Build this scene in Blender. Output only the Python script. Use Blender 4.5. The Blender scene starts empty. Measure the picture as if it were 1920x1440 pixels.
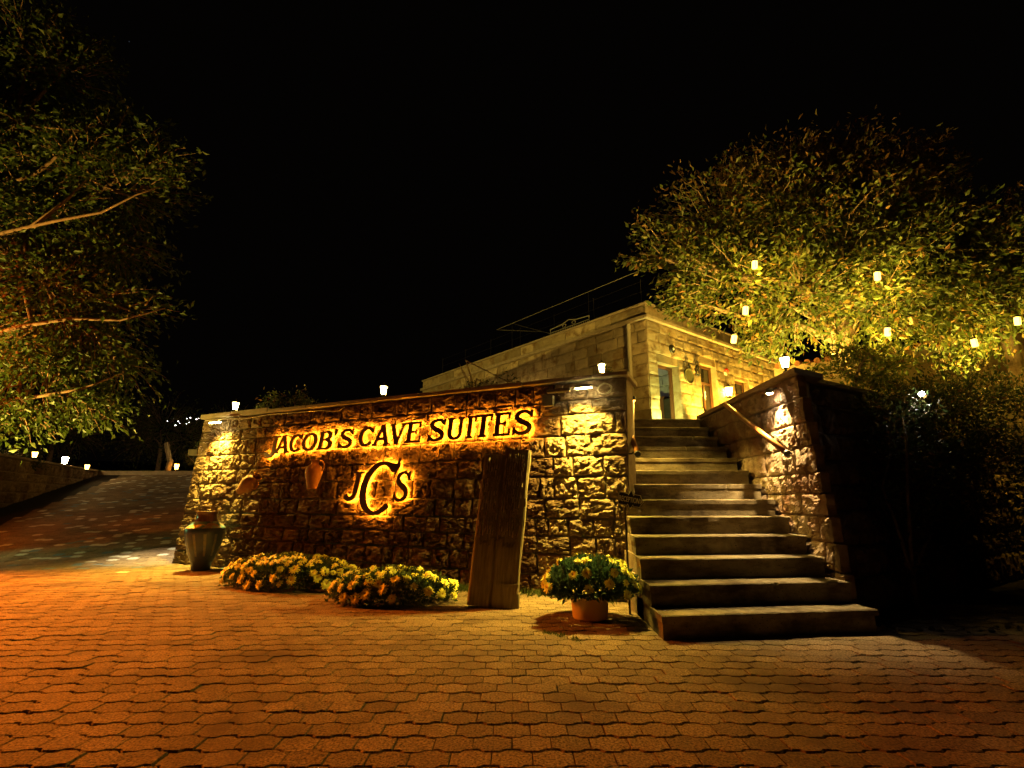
import bpy, bmesh, math, random
import numpy as np
from mathutils import Vector, Matrix, Euler, noise

random.seed(7); np.random.seed(7)
SC = bpy.context.scene
COL = SC.collection
R = math.radians

# ------------------------------------------------------------------ camera
cam_d = bpy.data.cameras.new("camera"); cam_d.lens = 18; cam_d.sensor_width = 36
cam_d.clip_end = 1500; cam_d.clip_start = 0.05
cam = bpy.data.objects.new("camera", cam_d); COL.objects.link(cam)
cam.location = (0, 0, 1.1); cam.rotation_euler = (R(90 + 12.7), 0, 0)
SC.camera = cam

# ------------------------------------------------------------------ night sky
SC.render.engine = 'CYCLES'
SC.cycles.use_denoising = True; SC.cycles.use_adaptive_sampling = False
SC.cycles.max_bounces = 5; SC.cycles.diffuse_bounces = 2; SC.cycles.glossy_bounces = 2
SC.cycles.transparent_max_bounces = 4; SC.cycles.sample_clamp_indirect = 1.0
SC.cycles.caustics_reflective = False; SC.cycles.caustics_refractive = False
SC.view_settings.view_transform = 'Standard'; SC.view_settings.look = 'None'
SC.view_settings.exposure = 2.0; SC.view_settings.gamma = 1.0
world = bpy.data.worlds.new("World"); SC.world = world; world.use_nodes = True
wn = world.node_tree.nodes; wl = world.node_tree.links
bg = wn["Background"]; bg.inputs[1].default_value = 1.0
tc = wn.new("ShaderNodeTexCoord")
vor = wn.new("ShaderNodeTexVoronoi"); vor.inputs["Scale"].default_value = 55
wl.new(tc.outputs["Generated"], vor.inputs["Vector"])
lt = wn.new("ShaderNodeMath"); lt.operation = 'LESS_THAN'; lt.inputs[1].default_value = 0.022
wl.new(vor.outputs["Distance"], lt.inputs[0])
sepc = wn.new("ShaderNodeSeparateColor"); wl.new(vor.outputs["Color"], sepc.inputs[0])
gt = wn.new("ShaderNodeMath"); gt.operation = 'GREATER_THAN'; gt.inputs[1].default_value = 0.90
wl.new(sepc.outputs[0], gt.inputs[0])
mulS = wn.new("ShaderNodeMath"); mulS.operation = 'MULTIPLY'
wl.new(lt.outputs[0], mulS.inputs[0]); wl.new(gt.outputs[0], mulS.inputs[1])
mixw = wn.new("ShaderNodeMix"); mixw.data_type = 'RGBA'
mixw.inputs["A"].default_value = (0.00022, 0.00016, 0.00012, 1); mixw.inputs["B"].default_value = (0.02, 0.024, 0.03, 1)
wl.new(mulS.outputs[0], mixw.inputs["Factor"]); wl.new(mixw.outputs["Result"], bg.inputs[0])

# ------------------------------------------------------------------ lamp powers and colours
AMBER = (1.0, 0.36, 0.016)       # halo strips behind the letters
FLOOD = (1.0, 0.70, 0.095)       # wall washers
WHITE = (1.0, 0.66, 0.17)       # lantern glass
GOLD = (1.0, 0.60, 0.06)        # lamps on the house front and in the tree
P = dict(letter=120.0, flood=42.0, lantern=38.0, hang=4.0, hanglight=26.0, facade=70.0, fill=7000.0, stair=12.0)

# ------------------------------------------------------------------ object helpers
def link(o, parent=None):
    COL.objects.link(o)
    if parent is not None: o.parent = parent
    return o
def tag(o, label=None, cat=None, group=None, kind=None):
    if label: o['label'] = label
    if cat: o['category'] = cat
    if group: o['group'] = group
    if kind: o['kind'] = kind
    return o
def empty(name, loc=(0, 0, 0), rz=0.0):
    o = bpy.data.objects.new(name, None); COL.objects.link(o)
    o.location = loc; o.rotation_euler = (0, 0, rz); o.empty_display_size = 0.1
    return o
def mesh(name, verts, faces, mats=None, smooth=False):
    me = bpy.data.meshes.new(name); me.from_pydata([tuple(v) for v in verts], [], faces); me.update()
    for m in ([mats] if mats is not None and not isinstance(mats, (list, tuple)) else (mats or [])): me.materials.append(m)
    if smooth: me.polygons.foreach_set("use_smooth", [True] * len(me.polygons))
    return me
def obj(name, me, parent=None, loc=None, rot=None, mat4=None):
    o = bpy.data.objects.new(name, me); link(o, parent)
    if mat4 is not None: o.matrix_basis = mat4
    if loc is not None: o.location = loc
    if rot is not None: o.rotation_euler = rot
    return o
def np_mesh(name, V, F, mats, smooth=False, midx=None):
    """V (n,3), F (m,k) arrays"""
    me = bpy.data.meshes.new(name); k = F.shape[1]
    me.vertices.add(len(V)); me.vertices.foreach_set("co", V.astype(np.float32).ravel())
    me.loops.add(F.size); me.loops.foreach_set("vertex_index", F.astype(np.int32).ravel())
    me.polygons.add(len(F)); me.polygons.foreach_set("loop_start", np.arange(0, F.size, k, dtype=np.int32))
    me.polygons.foreach_set("loop_total", np.full(len(F), k, dtype=np.int32))
    for m in (mats if isinstance(mats, (list, tuple)) else [mats]): me.materials.append(m)
    if midx is not None: me.polygons.foreach_set("material_index", midx.astype(np.int32))
    me.polygons.foreach_set("use_smooth", np.full(len(F), bool(smooth)))
    me.update(calc_edges=True); me.validate(); return me
class MB:
    def __init__(s): s.v = []; s.f = []
    def add(s, vs, fs):
        b = len(s.v); s.v += [tuple(v) for v in vs]; s.f += [tuple(b + i for i in f) for f in fs]; return s
    def box(s, x0, x1, y0, y1, z0, z1, M=None):
        vs = [Vector(p) for p in ((x0,y0,z0),(x1,y0,z0),(x1,y1,z0),(x0,y1,z0),(x0,y0,z1),(x1,y0,z1),(x1,y1,z1),(x0,y1,z1))]
        if M is not None: vs = [M @ v for v in vs]
        return s.add(vs, [(0,3,2,1),(4,5,6,7),(0,1,5,4),(1,2,6,5),(2,3,7,6),(3,0,4,7)])
    def tube(s, pts, rad, n=8, cap=True):
        pts = [Vector(p) for p in pts]; m = len(pts)
        if not hasattr(rad, '__len__'): rad = [rad] * m
        rings = []; side = None
        for i, p in enumerate(pts):
            d = (pts[min(i+1, m-1)] - pts[max(i-1, 0)]).normalized()
            if side is None: side = d.orthogonal().normalized()
            side = (side - d * side.dot(d)); side = side.normalized() if side.length > 1e-6 else d.orthogonal().normalized()
            up = d.cross(side)
            rings.append([p + (side * math.cos(2*math.pi*k/n) + up * math.sin(2*math.pi*k/n)) * rad[i] for k in range(n)])
        vs = [v for r in rings for v in r]; fs = []
        for i in range(m-1):
            for k in range(n):
                a = i*n+k; b = i*n+(k+1) % n; fs.append((a, b, b+n, a+n))
        if cap: fs += [tuple(range(n-1, -1, -1)), tuple((m-1)*n+k for k in range(n))]
        return s.add(vs, fs)
    def lathe(s, prof, n=32, c=(0,0,0)):
        m = len(prof); vs = []; fs = []
        for r, z in prof:
            for k in range(n):
                a = 2*math.pi*k/n; vs.append((c[0]+r*math.cos(a), c[1]+r*math.sin(a), c[2]+z))
        for i in range(m-1):
            for k in range(n):
                a = i*n+k; b = i*n+(k+1) % n; fs.append((a, b, b+n, a+n))
        return s.add(vs, fs)
    def prism(s, poly, z0, z1):
        n = len(poly); vs = [(x,y,z0) for x,y in poly] + [(x,y,z1) for x,y in poly]
        return s.add(vs, [tuple(range(n-1,-1,-1)), tuple(range(n,2*n))] + [(i,(i+1)%n,(i+1)%n+n,i+n) for i in range(n)])
    def build(s, name, mat, parent=None, smooth=False, bevel=0, **k):
        me = mesh(name, s.v, s.f, mat, smooth)
        if bevel:
            bm = bmesh.new(); bm.from_mesh(me)
            bmesh.ops.bevel(bm, geom=list(bm.edges), offset=bevel, segments=2, affect='EDGES', profile=0.6)
            bm.to_mesh(me); bm.free()
        return obj(name, me, parent, **k)
def lamp(kind, name, loc, energy, color, parent=None, rot=None, **kw):
    d = bpy.data.lights.new(name, kind); d.energy = energy; d.color = color
    for k, v in kw.items(): setattr(d, k, v)
    o = bpy.data.objects.new(name, d); link(o, parent); o.location = loc
    if rot is not None: o.rotation_euler = rot
    return o
def aim(d): return Vector(d).to_track_quat('-Z', 'Y').to_euler()

# ------------------------------------------------------------------ materials
def nmat(name, c0, c1, scale=6.0, rough=0.85, bump=0.3, bscale=None, spec=0.3, detail=8, coord='pos', dirt=None,
         dscale=1.5, dist=0.02, vary=0.0, island=False, stretch=None, metal=0.0):
    m = bpy.data.materials.new(name); m.use_nodes = True; N = m.node_tree.nodes; L = m.node_tree.links
    b = N["Principled BSDF"]; b.inputs["Roughness"].default_value = rough
    b.inputs["Specular IOR Level"].default_value = spec; b.inputs["Metallic"].default_value = metal
    if coord == 'pos': src = N.new("ShaderNodeNewGeometry").outputs["Position"]
    else: src = N.new("ShaderNodeTexCoord").outputs["Object"]
    if stretch:
        mp = N.new("ShaderNodeMapping"); mp.inputs["Scale"].default_value = stretch; L.new(src, mp.inputs[0]); src = mp.outputs[0]
    def nz(sc, det=detail, rgh=0.62):
        n = N.new("ShaderNodeTexNoise"); n.inputs["Scale"].default_value = sc; n.inputs["Detail"].default_value = det
        n.inputs["Roughness"].default_value = rgh; L.new(src, n.inputs["Vector"]); return n.outputs["Fac"]
    def mix(f, a, bb, mode='MIX'):
        x = N.new("ShaderNodeMix"); x.data_type = 'RGBA'; x.blend_type = mode
        if isinstance(f, float): x.inputs["Factor"].default_value = f
        else: L.new(f, x.inputs["Factor"])
        for s, k in ((a, "A"), (bb, "B")):
            if isinstance(s, tuple): x.inputs[k].default_value = (*s[:3], 1)
            else: L.new(s, x.inputs[k])
        return x.outputs["Result"]
    def ramp(f, lo, hi):
        r = N.new("ShaderNodeMapRange"); r.inputs[1].default_value = lo; r.inputs[2].default_value = hi; L.new(f, r.inputs[0]); return r.outputs[0]
    col = mix(ramp(nz(scale), 0.32, 0.68), c0, c1)
    if vary:
        rnd = N.new("ShaderNodeNewGeometry").outputs["Random Per Island"] if island else N.new("ShaderNodeObjectInfo").outputs["Random"]
        h = N.new("ShaderNodeHueSaturation"); L.new(col, h.inputs["Color"])
        mr = N.new("ShaderNodeMapRange"); mr.inputs[3].default_value = 1 - vary; mr.inputs[4].default_value = 1 + vary
        L.new(rnd, mr.inputs[0]); L.new(mr.outputs[0], h.inputs["Value"]); col = h.outputs[0]
    if dirt: col = mix(ramp(nz(dscale, 6), 0.50, 0.66), col, dirt)
    L.new(col, b.inputs["Base Color"])
    if bump:
        bp = N.new("ShaderNodeBump"); bp.inputs["Strength"].default_value = bump; bp.inputs["Distance"].default_value = dist
        L.new(nz(bscale or scale*4, 8, 0.7), bp.inputs["Height"]); L.new(bp.outputs[0], b.inputs["Normal"])
    return m
def emit(name, col, s, samp='FRONT'):
    m = bpy.data.materials.new(name); m.use_nodes = True; m.cycles.emission_sampling = samp; N = m.node_tree.nodes; L = m.node_tree.links
    N.remove(N["Principled BSDF"]); e = N.new("ShaderNodeEmission"); e.inputs[0].default_value = (*col, 1); e.inputs[1].default_value = s
    L.new(e.outputs[0], N["Material Output"].inputs[0]); return m
def leafmat(name, cols, trans=0.35, rough=0.5):
    m = bpy.data.materials.new(name); m.use_nodes = True; N = m.node_tree.nodes; L = m.node_tree.links
    b = N["Principled BSDF"]; b.inputs["Roughness"].default_value = rough; b.inputs["Specular IOR Level"].default_value = 0.35
    g = N.new("ShaderNodeNewGeometry"); r = N.new("ShaderNodeValToRGB"); L.new(g.outputs["Random Per Island"], r.inputs[0])
    e = r.color_ramp.elements
    while len(e) < len(cols): e.new(0.5)
    for i, (p, c) in enumerate(cols): e[i].position = p; e[i].color = (*c, 1)
    L.new(r.outputs[0], b.inputs["Base Color"])
    t = N.new("ShaderNodeBsdfTranslucent"); L.new(r.outputs[0], t.inputs[0])
    mx = N.new("ShaderNodeMixShader"); mx.inputs[0].default_value = trans
    L.new(b.outputs[0], mx.inputs[1]); L.new(t.outputs[0], mx.inputs[2]); L.new(mx.outputs[0], N["Material Output"].inputs[0])
    return m

M = {}
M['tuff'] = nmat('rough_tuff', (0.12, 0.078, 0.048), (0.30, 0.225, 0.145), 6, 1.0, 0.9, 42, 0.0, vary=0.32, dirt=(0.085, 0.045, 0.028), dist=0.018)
M['panel'] = nmat('dimmed_red_tuff', (0.062, 0.034, 0.022), (0.17, 0.105, 0.066), 6, 1.0, 0.9, 42, 0.0, vary=0.30, dirt=(0.045, 0.024, 0.016), dist=0.018)  # redder tuff for the middle stretch, darkened to carry shade between the floods
M['mortar'] = nmat('mortar', (0.20, 0.15, 0.10), (0.32, 0.25, 0.17), 9, 0.95, 0.8, 40, 0.1, dist=0.02)
M['stairstone'] = nmat('stair_wall_tuff', (0.20, 0.13, 0.085), (0.40, 0.31, 0.21), 4, 0.9, 0.7, 22, 0.15, vary=0.25, dirt=(0.20, 0.10, 0.06), dist=0.025)
M['ashlar'] = nmat('ashlar_tuff', (0.30, 0.235, 0.15), (0.42, 0.335, 0.22), 5, 0.95, 0.8, 24, 0.05, vary=0.34, dirt=(0.20, 0.125, 0.06), dscale=3.2, dist=0.03)
M['coping'] = nmat('coping_stone', (0.24, 0.19, 0.14), (0.36, 0.29, 0.21), 6, 0.9, 0.5, 30, 0.2)
M['step'] = nmat('step_stone', (0.14, 0.115, 0.075), (0.27, 0.22, 0.14), 3.5, 0.8, 0.5, 26, 0.2, dirt=(0.085, 0.062, 0.038), dscale=2.8, dist=0.016)
def wear(m):
    N = m.node_tree.nodes; L = m.node_tree.links; b = N["Principled BSDF"]; src = b.inputs["Base Color"].links[0].from_socket
    g = N.new("ShaderNodeNewGeometry"); mp = N.new("ShaderNodeMapping"); mp.inputs["Scale"].default_value = (1.0, 1.0, 3.5); L.new(g.outputs["Position"], mp.inputs[0])
    n1 = N.new("ShaderNodeTexNoise"); n1.inputs["Scale"].default_value = 2.3; n1.inputs["Detail"].default_value = 7; n1.inputs["Roughness"].default_value = .7; L.new(mp.outputs[0], n1.inputs["Vector"])
    r1 = N.new("ShaderNodeMapRange"); r1.inputs[1].default_value = .45; r1.inputs[2].default_value = .62; L.new(n1.outputs["Fac"], r1.inputs[0])
    m1 = N.new("ShaderNodeMix"); m1.data_type = 'RGBA'; m1.blend_type = 'MULTIPLY'; L.new(r1.outputs[0], m1.inputs["Factor"]); L.new(src, m1.inputs["A"]); m1.inputs["B"].default_value = (.48, .42, .34, 1)
    v = N.new("ShaderNodeTexVoronoi"); v.inputs["Scale"].default_value = 26; L.new(g.outputs["Position"], v.inputs["Vector"])
    r2 = N.new("ShaderNodeMapRange"); r2.inputs[1].default_value = .10; r2.inputs[2].default_value = .17; r2.inputs[3].default_value = 1; r2.inputs[4].default_value = 0; L.new(v.outputs["Distance"], r2.inputs[0])
    m2 = N.new("ShaderNodeMix"); m2.data_type = 'RGBA'; L.new(r2.outputs[0], m2.inputs["Factor"]); L.new(m1.outputs["Result"], m2.inputs["A"]); m2.inputs["B"].default_value = (.05, .038, .024, 1)
    L.new(m2.outputs["Result"], b.inputs["Base Color"])
wear(M['step'])
M['paver'] = nmat('concrete_paver', (0.05, 0.033, 0.021), (0.35, 0.25, 0.15), 85, 0.85, 1.0, 120, 0.15, detail=2, vary=0.20, island=True, dirt=(0.095, 0.062, 0.038), dscale=0.9, dist=0.006)
M['paver_part'] = nmat('concrete_paver_near', (0.05, 0.033, 0.021), (0.35, 0.25, 0.15), 85, 0.85, 1.0, 120, 0.15, detail=2, vary=0.20, dirt=(0.095, 0.062, 0.038), dscale=0.9, dist=0.006)
M['paver_white'] = nmat('white_paver', (0.40, 0.38, 0.34), (0.60, 0.58, 0.52), 40, 0.75, 0.4, 150, 0.3)
M['paver_blue'] = nmat('blue_grey_paver', (0.07, 0.11, 0.15), (0.12, 0.18, 0.24), 40, 0.75, 0.4, 150, 0.3)
M['sand'] = nmat('joint_sand', (0.016, 0.012, 0.009), (0.035, 0.027, 0.02), 30, 0.95, 0.6, 90, 0.1)
M['soil'] = nmat('dark_soil', (0.02, 0.015, 0.01), (0.05, 0.036, 0.022), 8, 0.95, 0.8, 30, 0.1)
M['bronze'] = nmat('letter_face', (0.085, 0.042, 0.018), (0.12, 0.06, 0.026), 12, 0.42, 0.05, 60, 0.4)
M['iron'] = nmat('black_iron', (0.012, 0.011, 0.010), (0.025, 0.022, 0.02), 20, 0.5, 0.1, 80, 0.4)
M['signblack'] = nmat('sign_black', (0.008, 0.007, 0.008), (0.016, 0.013, 0.013), 20, 0.45, 0.05, 80, 0.4)
M['brass'] = nmat('sign_gold', (0.86, 0.76, 0.52), (0.90, 0.82, 0.58), 20, 0.6, 0.0)
M['clay'] = nmat('terracotta', (0.36, 0.17, 0.075), (0.46, 0.24, 0.11), 7, 0.75, 0.15, 40, 0.25)
M['claydark'] = nmat('weathered_terracotta', (0.24, 0.12, 0.05), (0.42, 0.22, 0.10), 5, 0.8, 0.2, 40, 0.2)
M['pot'] = nmat('orange_plastic', (0.74, 0.54, 0.22), (0.78, 0.58, 0.25), 3, 0.5, 0.02, 60, 0.35)
M['wood'] = nmat('weathered_wood', (0.17, 0.13, 0.075), (0.36, 0.285, 0.175), 5, 0.8, 0.8, 22, 0.2, coord='obj', stretch=(9, 9, 0.8), dist=0.02, vary=0.1)
M['flint'] = nmat('flint_chips', (0.36, 0.29, 0.18), (0.70, 0.58, 0.40), 14, 0.45, 0.3, 50, 0.4, vary=0.5, island=True)
M['railwood'] = nmat('varnished_rail', (0.26, 0.10, 0.025), (0.36, 0.15, 0.04), 6, 0.3, 0.1, 30, 0.5, coord='obj', stretch=(12, 12, 1))
M['doorwood'] = nmat('red_brown_joinery', (0.075, 0.03, 0.014), (0.12, 0.05, 0.024), 6, 0.45, 0.1, 30, 0.4, stretch=(10, 10, 1))
M['pipe'] = nmat('grey_downpipe', (0.30, 0.27, 0.22), (0.38, 0.34, 0.28), 3, 0.5, 0.05, 30, 0.4)
M['steel'] = nmat('wire_steel', (0.22, 0.20, 0.17), (0.30, 0.27, 0.22), 9, 0.45, 0.05, 40, 0.5)
M['cable'] = nmat('pale_cable', (0.45, 0.38, 0.25), (0.52, 0.44, 0.30), 9, 0.5, 0.0)
M['plastic'] = nmat('fixture_plastic', (0.10, 0.085, 0.06), (0.14, 0.12, 0.09), 9, 0.5, 0.05)
M['whitebox'] = nmat('pale_box', (0.42, 0.36, 0.25), (0.50, 0.43, 0.30), 9, 0.5, 0.05)
M['stucco'] = nmat('beige_stucco', (0.50, 0.40, 0.26), (0.58, 0.47, 0.31), 5, 0.9, 0.3, 50, 0.15, dirt=(0.42, 0.32, 0.20))
M['tile'] = nmat('roof_tile', (0.24, 0.10, 0.05), (0.36, 0.16, 0.08), 8, 0.85, 0.3, 40, 0.2)
M['bark'] = nmat('bark', (0.16, 0.11, 0.07), (0.34, 0.25, 0.16), 9, 0.9, 0.8, 30, 0.15, dist=0.02)
M['barkorange'] = nmat('reddish_bark', (0.16, 0.085, 0.05), (0.28, 0.16, 0.10), 9, 0.85, 0.5, 30, 0.2, dist=0.02)
M['petal'] = nmat('yellow_petal', (0.86, 0.82, 0.12), (0.92, 0.88, 0.20), 20, 0.6, 0.0, spec=0.2, vary=0.08)
M['disc'] = nmat('flower_disc', (0.40, 0.22, 0.02), (0.55, 0.32, 0.03), 60, 0.8, 0.3, 200, 0.1)
M['grey'] = nmat('interior_stone', (0.15, 0.145, 0.145), (0.25, 0.24, 0.24), 4, 0.9, 0.4, 20, 0.1)
M['dark'] = nmat('dark_interior', (0.015, 0.012, 0.010), (0.03, 0.024, 0.02), 3, 0.8, 0.1, 20, 0.2)
M['red'] = nmat('red_plastic', (0.45, 0.02, 0.015), (0.5, 0.03, 0.02), 4, 0.35, 0.0, spec=0.5)
M['white'] = nmat('white_paint', (0.70, 0.68, 0.62), (0.78, 0.75, 0.69), 4, 0.5, 0.0)
M['verdigris'] = nmat('dark_green_metal', (0.05, 0.055, 0.025), (0.10, 0.09, 0.045), 14, 0.5, 0.3, 40, 0.4)
M['hill'] = nmat('night_hill', (0.02, 0.018, 0.010), (0.04, 0.035, 0.02), 0.1, 0.95, 0.0)
M['grass'] = leafmat('grass_blades', [(0.0, (0.05, 0.09, 0.02)), (1.0, (0.10, 0.13, 0.03))], 0.3)
M['walnut'] = leafmat('walnut_leaf', [(0.0, (0.035, 0.06, 0.012)), (0.45, (0.075, 0.10, 0.02)), (0.8, (0.12, 0.13, 0.03)), (0.93, (0.17, 0.12, 0.03)), (1.0, (0.20, 0.09, 0.025))], 0.35)
M['walnut_dry'] = leafmat('dry_walnut_leaf', [(0.0, (0.08, 0.07, 0.02)), (0.5, (0.14, 0.085, 0.025)), (1.0, (0.19, 0.09, 0.03))], 0.3)
M['poplar'] = leafmat('left_tree_leaf', [(0.0, (0.035, 0.06, 0.010)), (0.6, (0.07, 0.10, 0.018)), (1.0, (0.12, 0.13, 0.03))], 0.35)
M['shrubleaf'] = leafmat('shrub_leaf', [(0.0, (0.02, 0.035, 0.012)), (0.7, (0.05, 0.07, 0.02)), (1.0, (0.13, 0.06, 0.025))], 0.3)
M['mumleaf'] = leafmat('chrysanthemum_leaf', [(0.0, (0.03, 0.06, 0.02)), (1.0, (0.09, 0.13, 0.045))], 0.2)
M['potleaf'] = leafmat('blue_green_leaf', [(0.0, (0.03, 0.075, 0.05)), (1.0, (0.10, 0.19, 0.13))], 0.2)
M['e_amber'] = emit('amber_led', AMBER, P['letter'])
M['e_lantern'] = emit('lit_lantern_glass', WHITE, P['lantern'])
M['e_gold'] = emit('lit_wall_lantern_glass', GOLD, P['facade'])
M['e_hang'] = emit('lit_jar_glass', (1.0, 0.44, 0.045), P['hang'], 'NONE')
M['e_flood'] = emit('lit_led_tube', (1.0, 0.85, 0.36), 30.0, 'NONE')
M['e_orange'] = emit('orange_lamp', (1.0, 0.36, 0.03), 14.0)
M['e_white'] = emit('white_lamp', (1.0, 0.66, 0.24), 130.0)
M['e_far'] = emit('village_lamp', (1.0, 0.9, 0.75), 6.0, 'NONE')
M['e_lens'] = emit('lamp_lens', (1.0, 0.8, 0.5), 60.0, 'NONE')
M['e_jar'] = emit('lit_small_lantern_glass', (1.0, 0.5, 0.06), 10.0)

# ------------------------------------------------------------------ ground (one sheet, ramp up on the left, plateau behind)
def ramp_z(y):
    t = max(0.0, y - 9.3)
    z = 0.165 * (t - 0.5) if t > 1.0 else 0.165 * 0.5 * t * t
    return min(z, 2.25)
def ground():
    ys = [-60, -20, -6, 0, 4, 8, 9.3, 9.5, 9.7, 9.9, 10.1, 10.3, 11, 13, 15, 17, 19, 21, 22.5, 23.5, 24.5, 30, 60, 120, 300, 900]
    xs = [-900, -300, -100, -50, -30, -20, -12, -6, 0, 6, 12, 20, 40, 100, 300, 900]
    V = [(x, y, ramp_z(y) - 0.018) for y in ys for x in xs]; n = len(xs)
    F = [(j*n+i, j*n+i+1, (j+1)*n+i+1, (j+1)*n+i) for j in range(len(ys)-1) for i in range(n-1)]
    return tag(obj('ground', mesh('ground', V, F, M['sand'])), kind='structure')
GROUND = ground()

PW, PH, PA = 0.180, 0.143, 0.020
def profile_top(): return [(0, 0), (0.20, 0), (0.32, PA), (0.68, PA), (0.80, 0), (1, 0)]
def profile_bot(): return [(0, PA), (0.18, PA), (0.30, 0), (0.70, 0), (0.82, PA), (1, PA)]
def paver_poly():
    b = [(u*PW, v) for u, v in profile_bot()]; t = [(u*PW, v + PH) for u, v in profile_top()]
    return np.array(b + t[::-1])
POLY = paver_poly()
def inset(poly, d):
    n = len(poly); out = []
    for i in range(n):
        p0, p1, p2 = poly[i-1], poly[i], poly[(i+1) % n]
        e1 = (p1-p0)/np.linalg.norm(p1-p0); e2 = (p2-p1)/np.linalg.norm(p2-p1)
        n1 = np.array([-e1[1], e1[0]]); n2 = np.array([-e2[1], e2[0]])
        k = (n1+n2); k = k/max(1e-6, (1+n1@n2)); out.append(p1 + k*d)
    return np.array(out)
P_OUT = inset(POLY, 0.0030); P_TOP = inset(POLY, 0.0090)
for A_, ins_ in ((P_OUT, 0.0010), (P_TOP, 0.0038)):
    for i_ in range(len(POLY)):
        if POLY[i_][0] < 1e-6: A_[i_][0] = ins_
        elif POLY[i_][0] > PW-1e-6: A_[i_][0] = PW-ins_
def paver_rows():
    """(x,y) of every paver lower left corner seen by the lens"""
    out = []; rot = R(2.0)
    for j in range(0, 146):
        y = 2.02 + j*PH
        for i in range(-110, 60):
            x = i*PW + (PW/2 if j % 2 else 0)
            if abs(x) > 1.16*y + 0.3: continue
            if y > 9.6 and x > -5.75 - 0.30*(y-9.6): continue
            if y > 9.5 and x < -12.65 - (y-13.1)*0.468: continue
            # not under the sign wall or the terrace
            if y > 6.15 + (1.3 - x)*0.4856 and -6.1 < x < 1.3: continue
            if x > 1.22 and y > 4.75 and x < 3.4: continue
            if x >= 3.2 and y > 5.75: continue
            out.append((x, y))
    return out
def pavers():
    rows = paver_rows()
    def vis(p):
        v = (p[0] + PW/2, p[1] + PH/2); f = v[1]*0.9755 - 1.1*0.2198; up = -v[1]*0.2198 - 1.1*0.9755
        return abs(v[0]/f) < 1.0 and -up/f < 0.752
    idx = [i for i, p in enumerate(rows) if vis(p)]
    idx.sort(key=lambda i: rows[i][1]*rows[i][1] + 0.4*rows[i][0]**2)
    near = set(idx[:300])
    n = len(POLY); zt, zc, zb = 0.0, -0.007, -0.03
    V0 = np.vstack([np.c_[P_TOP, np.full(n, zt)], np.c_[P_OUT, np.full(n, zc)], np.c_[P_OUT, np.full(n, zb)]])
    F0 = [tuple(range(n))] + [(n+i, n+(i+1) % n, (i+1) % n, i) for i in range(n)] + [(2*n+i, 2*n+(i+1) % n, n+(i+1) % n, n+i) for i in range(n)]
    me = mesh('paver', V0 - np.array([PW/2, PH/2, 0]), F0, M['paver_part'])
    rg = random.Random(3)
    for i in near:
        x, y = rows[i]
        obj('paver', me, GROUND, loc=(x+PW/2 + rg.gauss(0, 0.001), y+PH/2 + rg.gauss(0, 0.001), rg.gauss(0, 0.0018)),
            rot=(rg.gauss(0, 0.009), rg.gauss(0, 0.009), rg.gauss(0, 0.006)))
    # the rest: one joined field of real pavers
    rest = [rows[i] for i in range(len(rows)) if i not in near]
    VV = []; FQ = []; FM = []; b = 0
    A = np.array(rest); k = len(A); rs = np.random.RandomState(5)
    nv = 2*n; V1 = V0[:nv] - np.array([PW/2, PH/2, 0])
    ang = rs.normal(0, 0.006, k); ca, sa = np.cos(ang), np.sin(ang)
    X = V1[None, :, 0]*ca[:, None] - V1[None, :, 1]*sa[:, None] + A[:, 0:1] + PW/2
    Y = V1[None, :, 0]*sa[:, None] + V1[None, :, 1]*ca[:, None] + A[:, 1:2] + PH/2
    tx, ty, dz = rs.normal(0, 0.010, k), rs.normal(0, 0.010, k), rs.normal(0, 0.0019, k)
    Z = V1[None, :, 2] + tx[:, None]*V1[None, :, 0] + ty[:, None]*V1[None, :, 1] + dz[:, None]
    Z = Z + np.vectorize(ramp_z)(Y)
    V = np.stack([X, Y, Z], -1).reshape(-1, 3)
    # top as quads across (bottom chain i -> top chain n-1-i), chamfer quads round it
    h = n//2
    topq = np.array([(i, i+1, n-2-i, n-1-i) for i in range(h-1)])
    cham = np.array([(n+i, n+(i+1) % n, (i+1) % n, i) for i in range(n)])
    Q = np.vstack([topq, cham]); F = (Q[None] + (np.arange(k)*nv)[:, None, None]).reshape(-1, 4)
    mi = np.zeros(k, int)
    for q in range(k):
        x, y = A[q]
        if x < -4.5 and y > 8.2:
            u = rs.rand()
            mi[q] = 1 if u < (0.085 if y > 9.5 else 0.012) else (2 if u > 0.978 else 0)
    mat_i = np.repeat(mi, len(Q))
    o = obj('paver_field', np_mesh('paver_field', V, F, [M['paver'], M['paver_white'], M['paver_blue']], midx=mat_i), GROUND)
    o['kind'] = 'stuff'
pavers()

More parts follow.
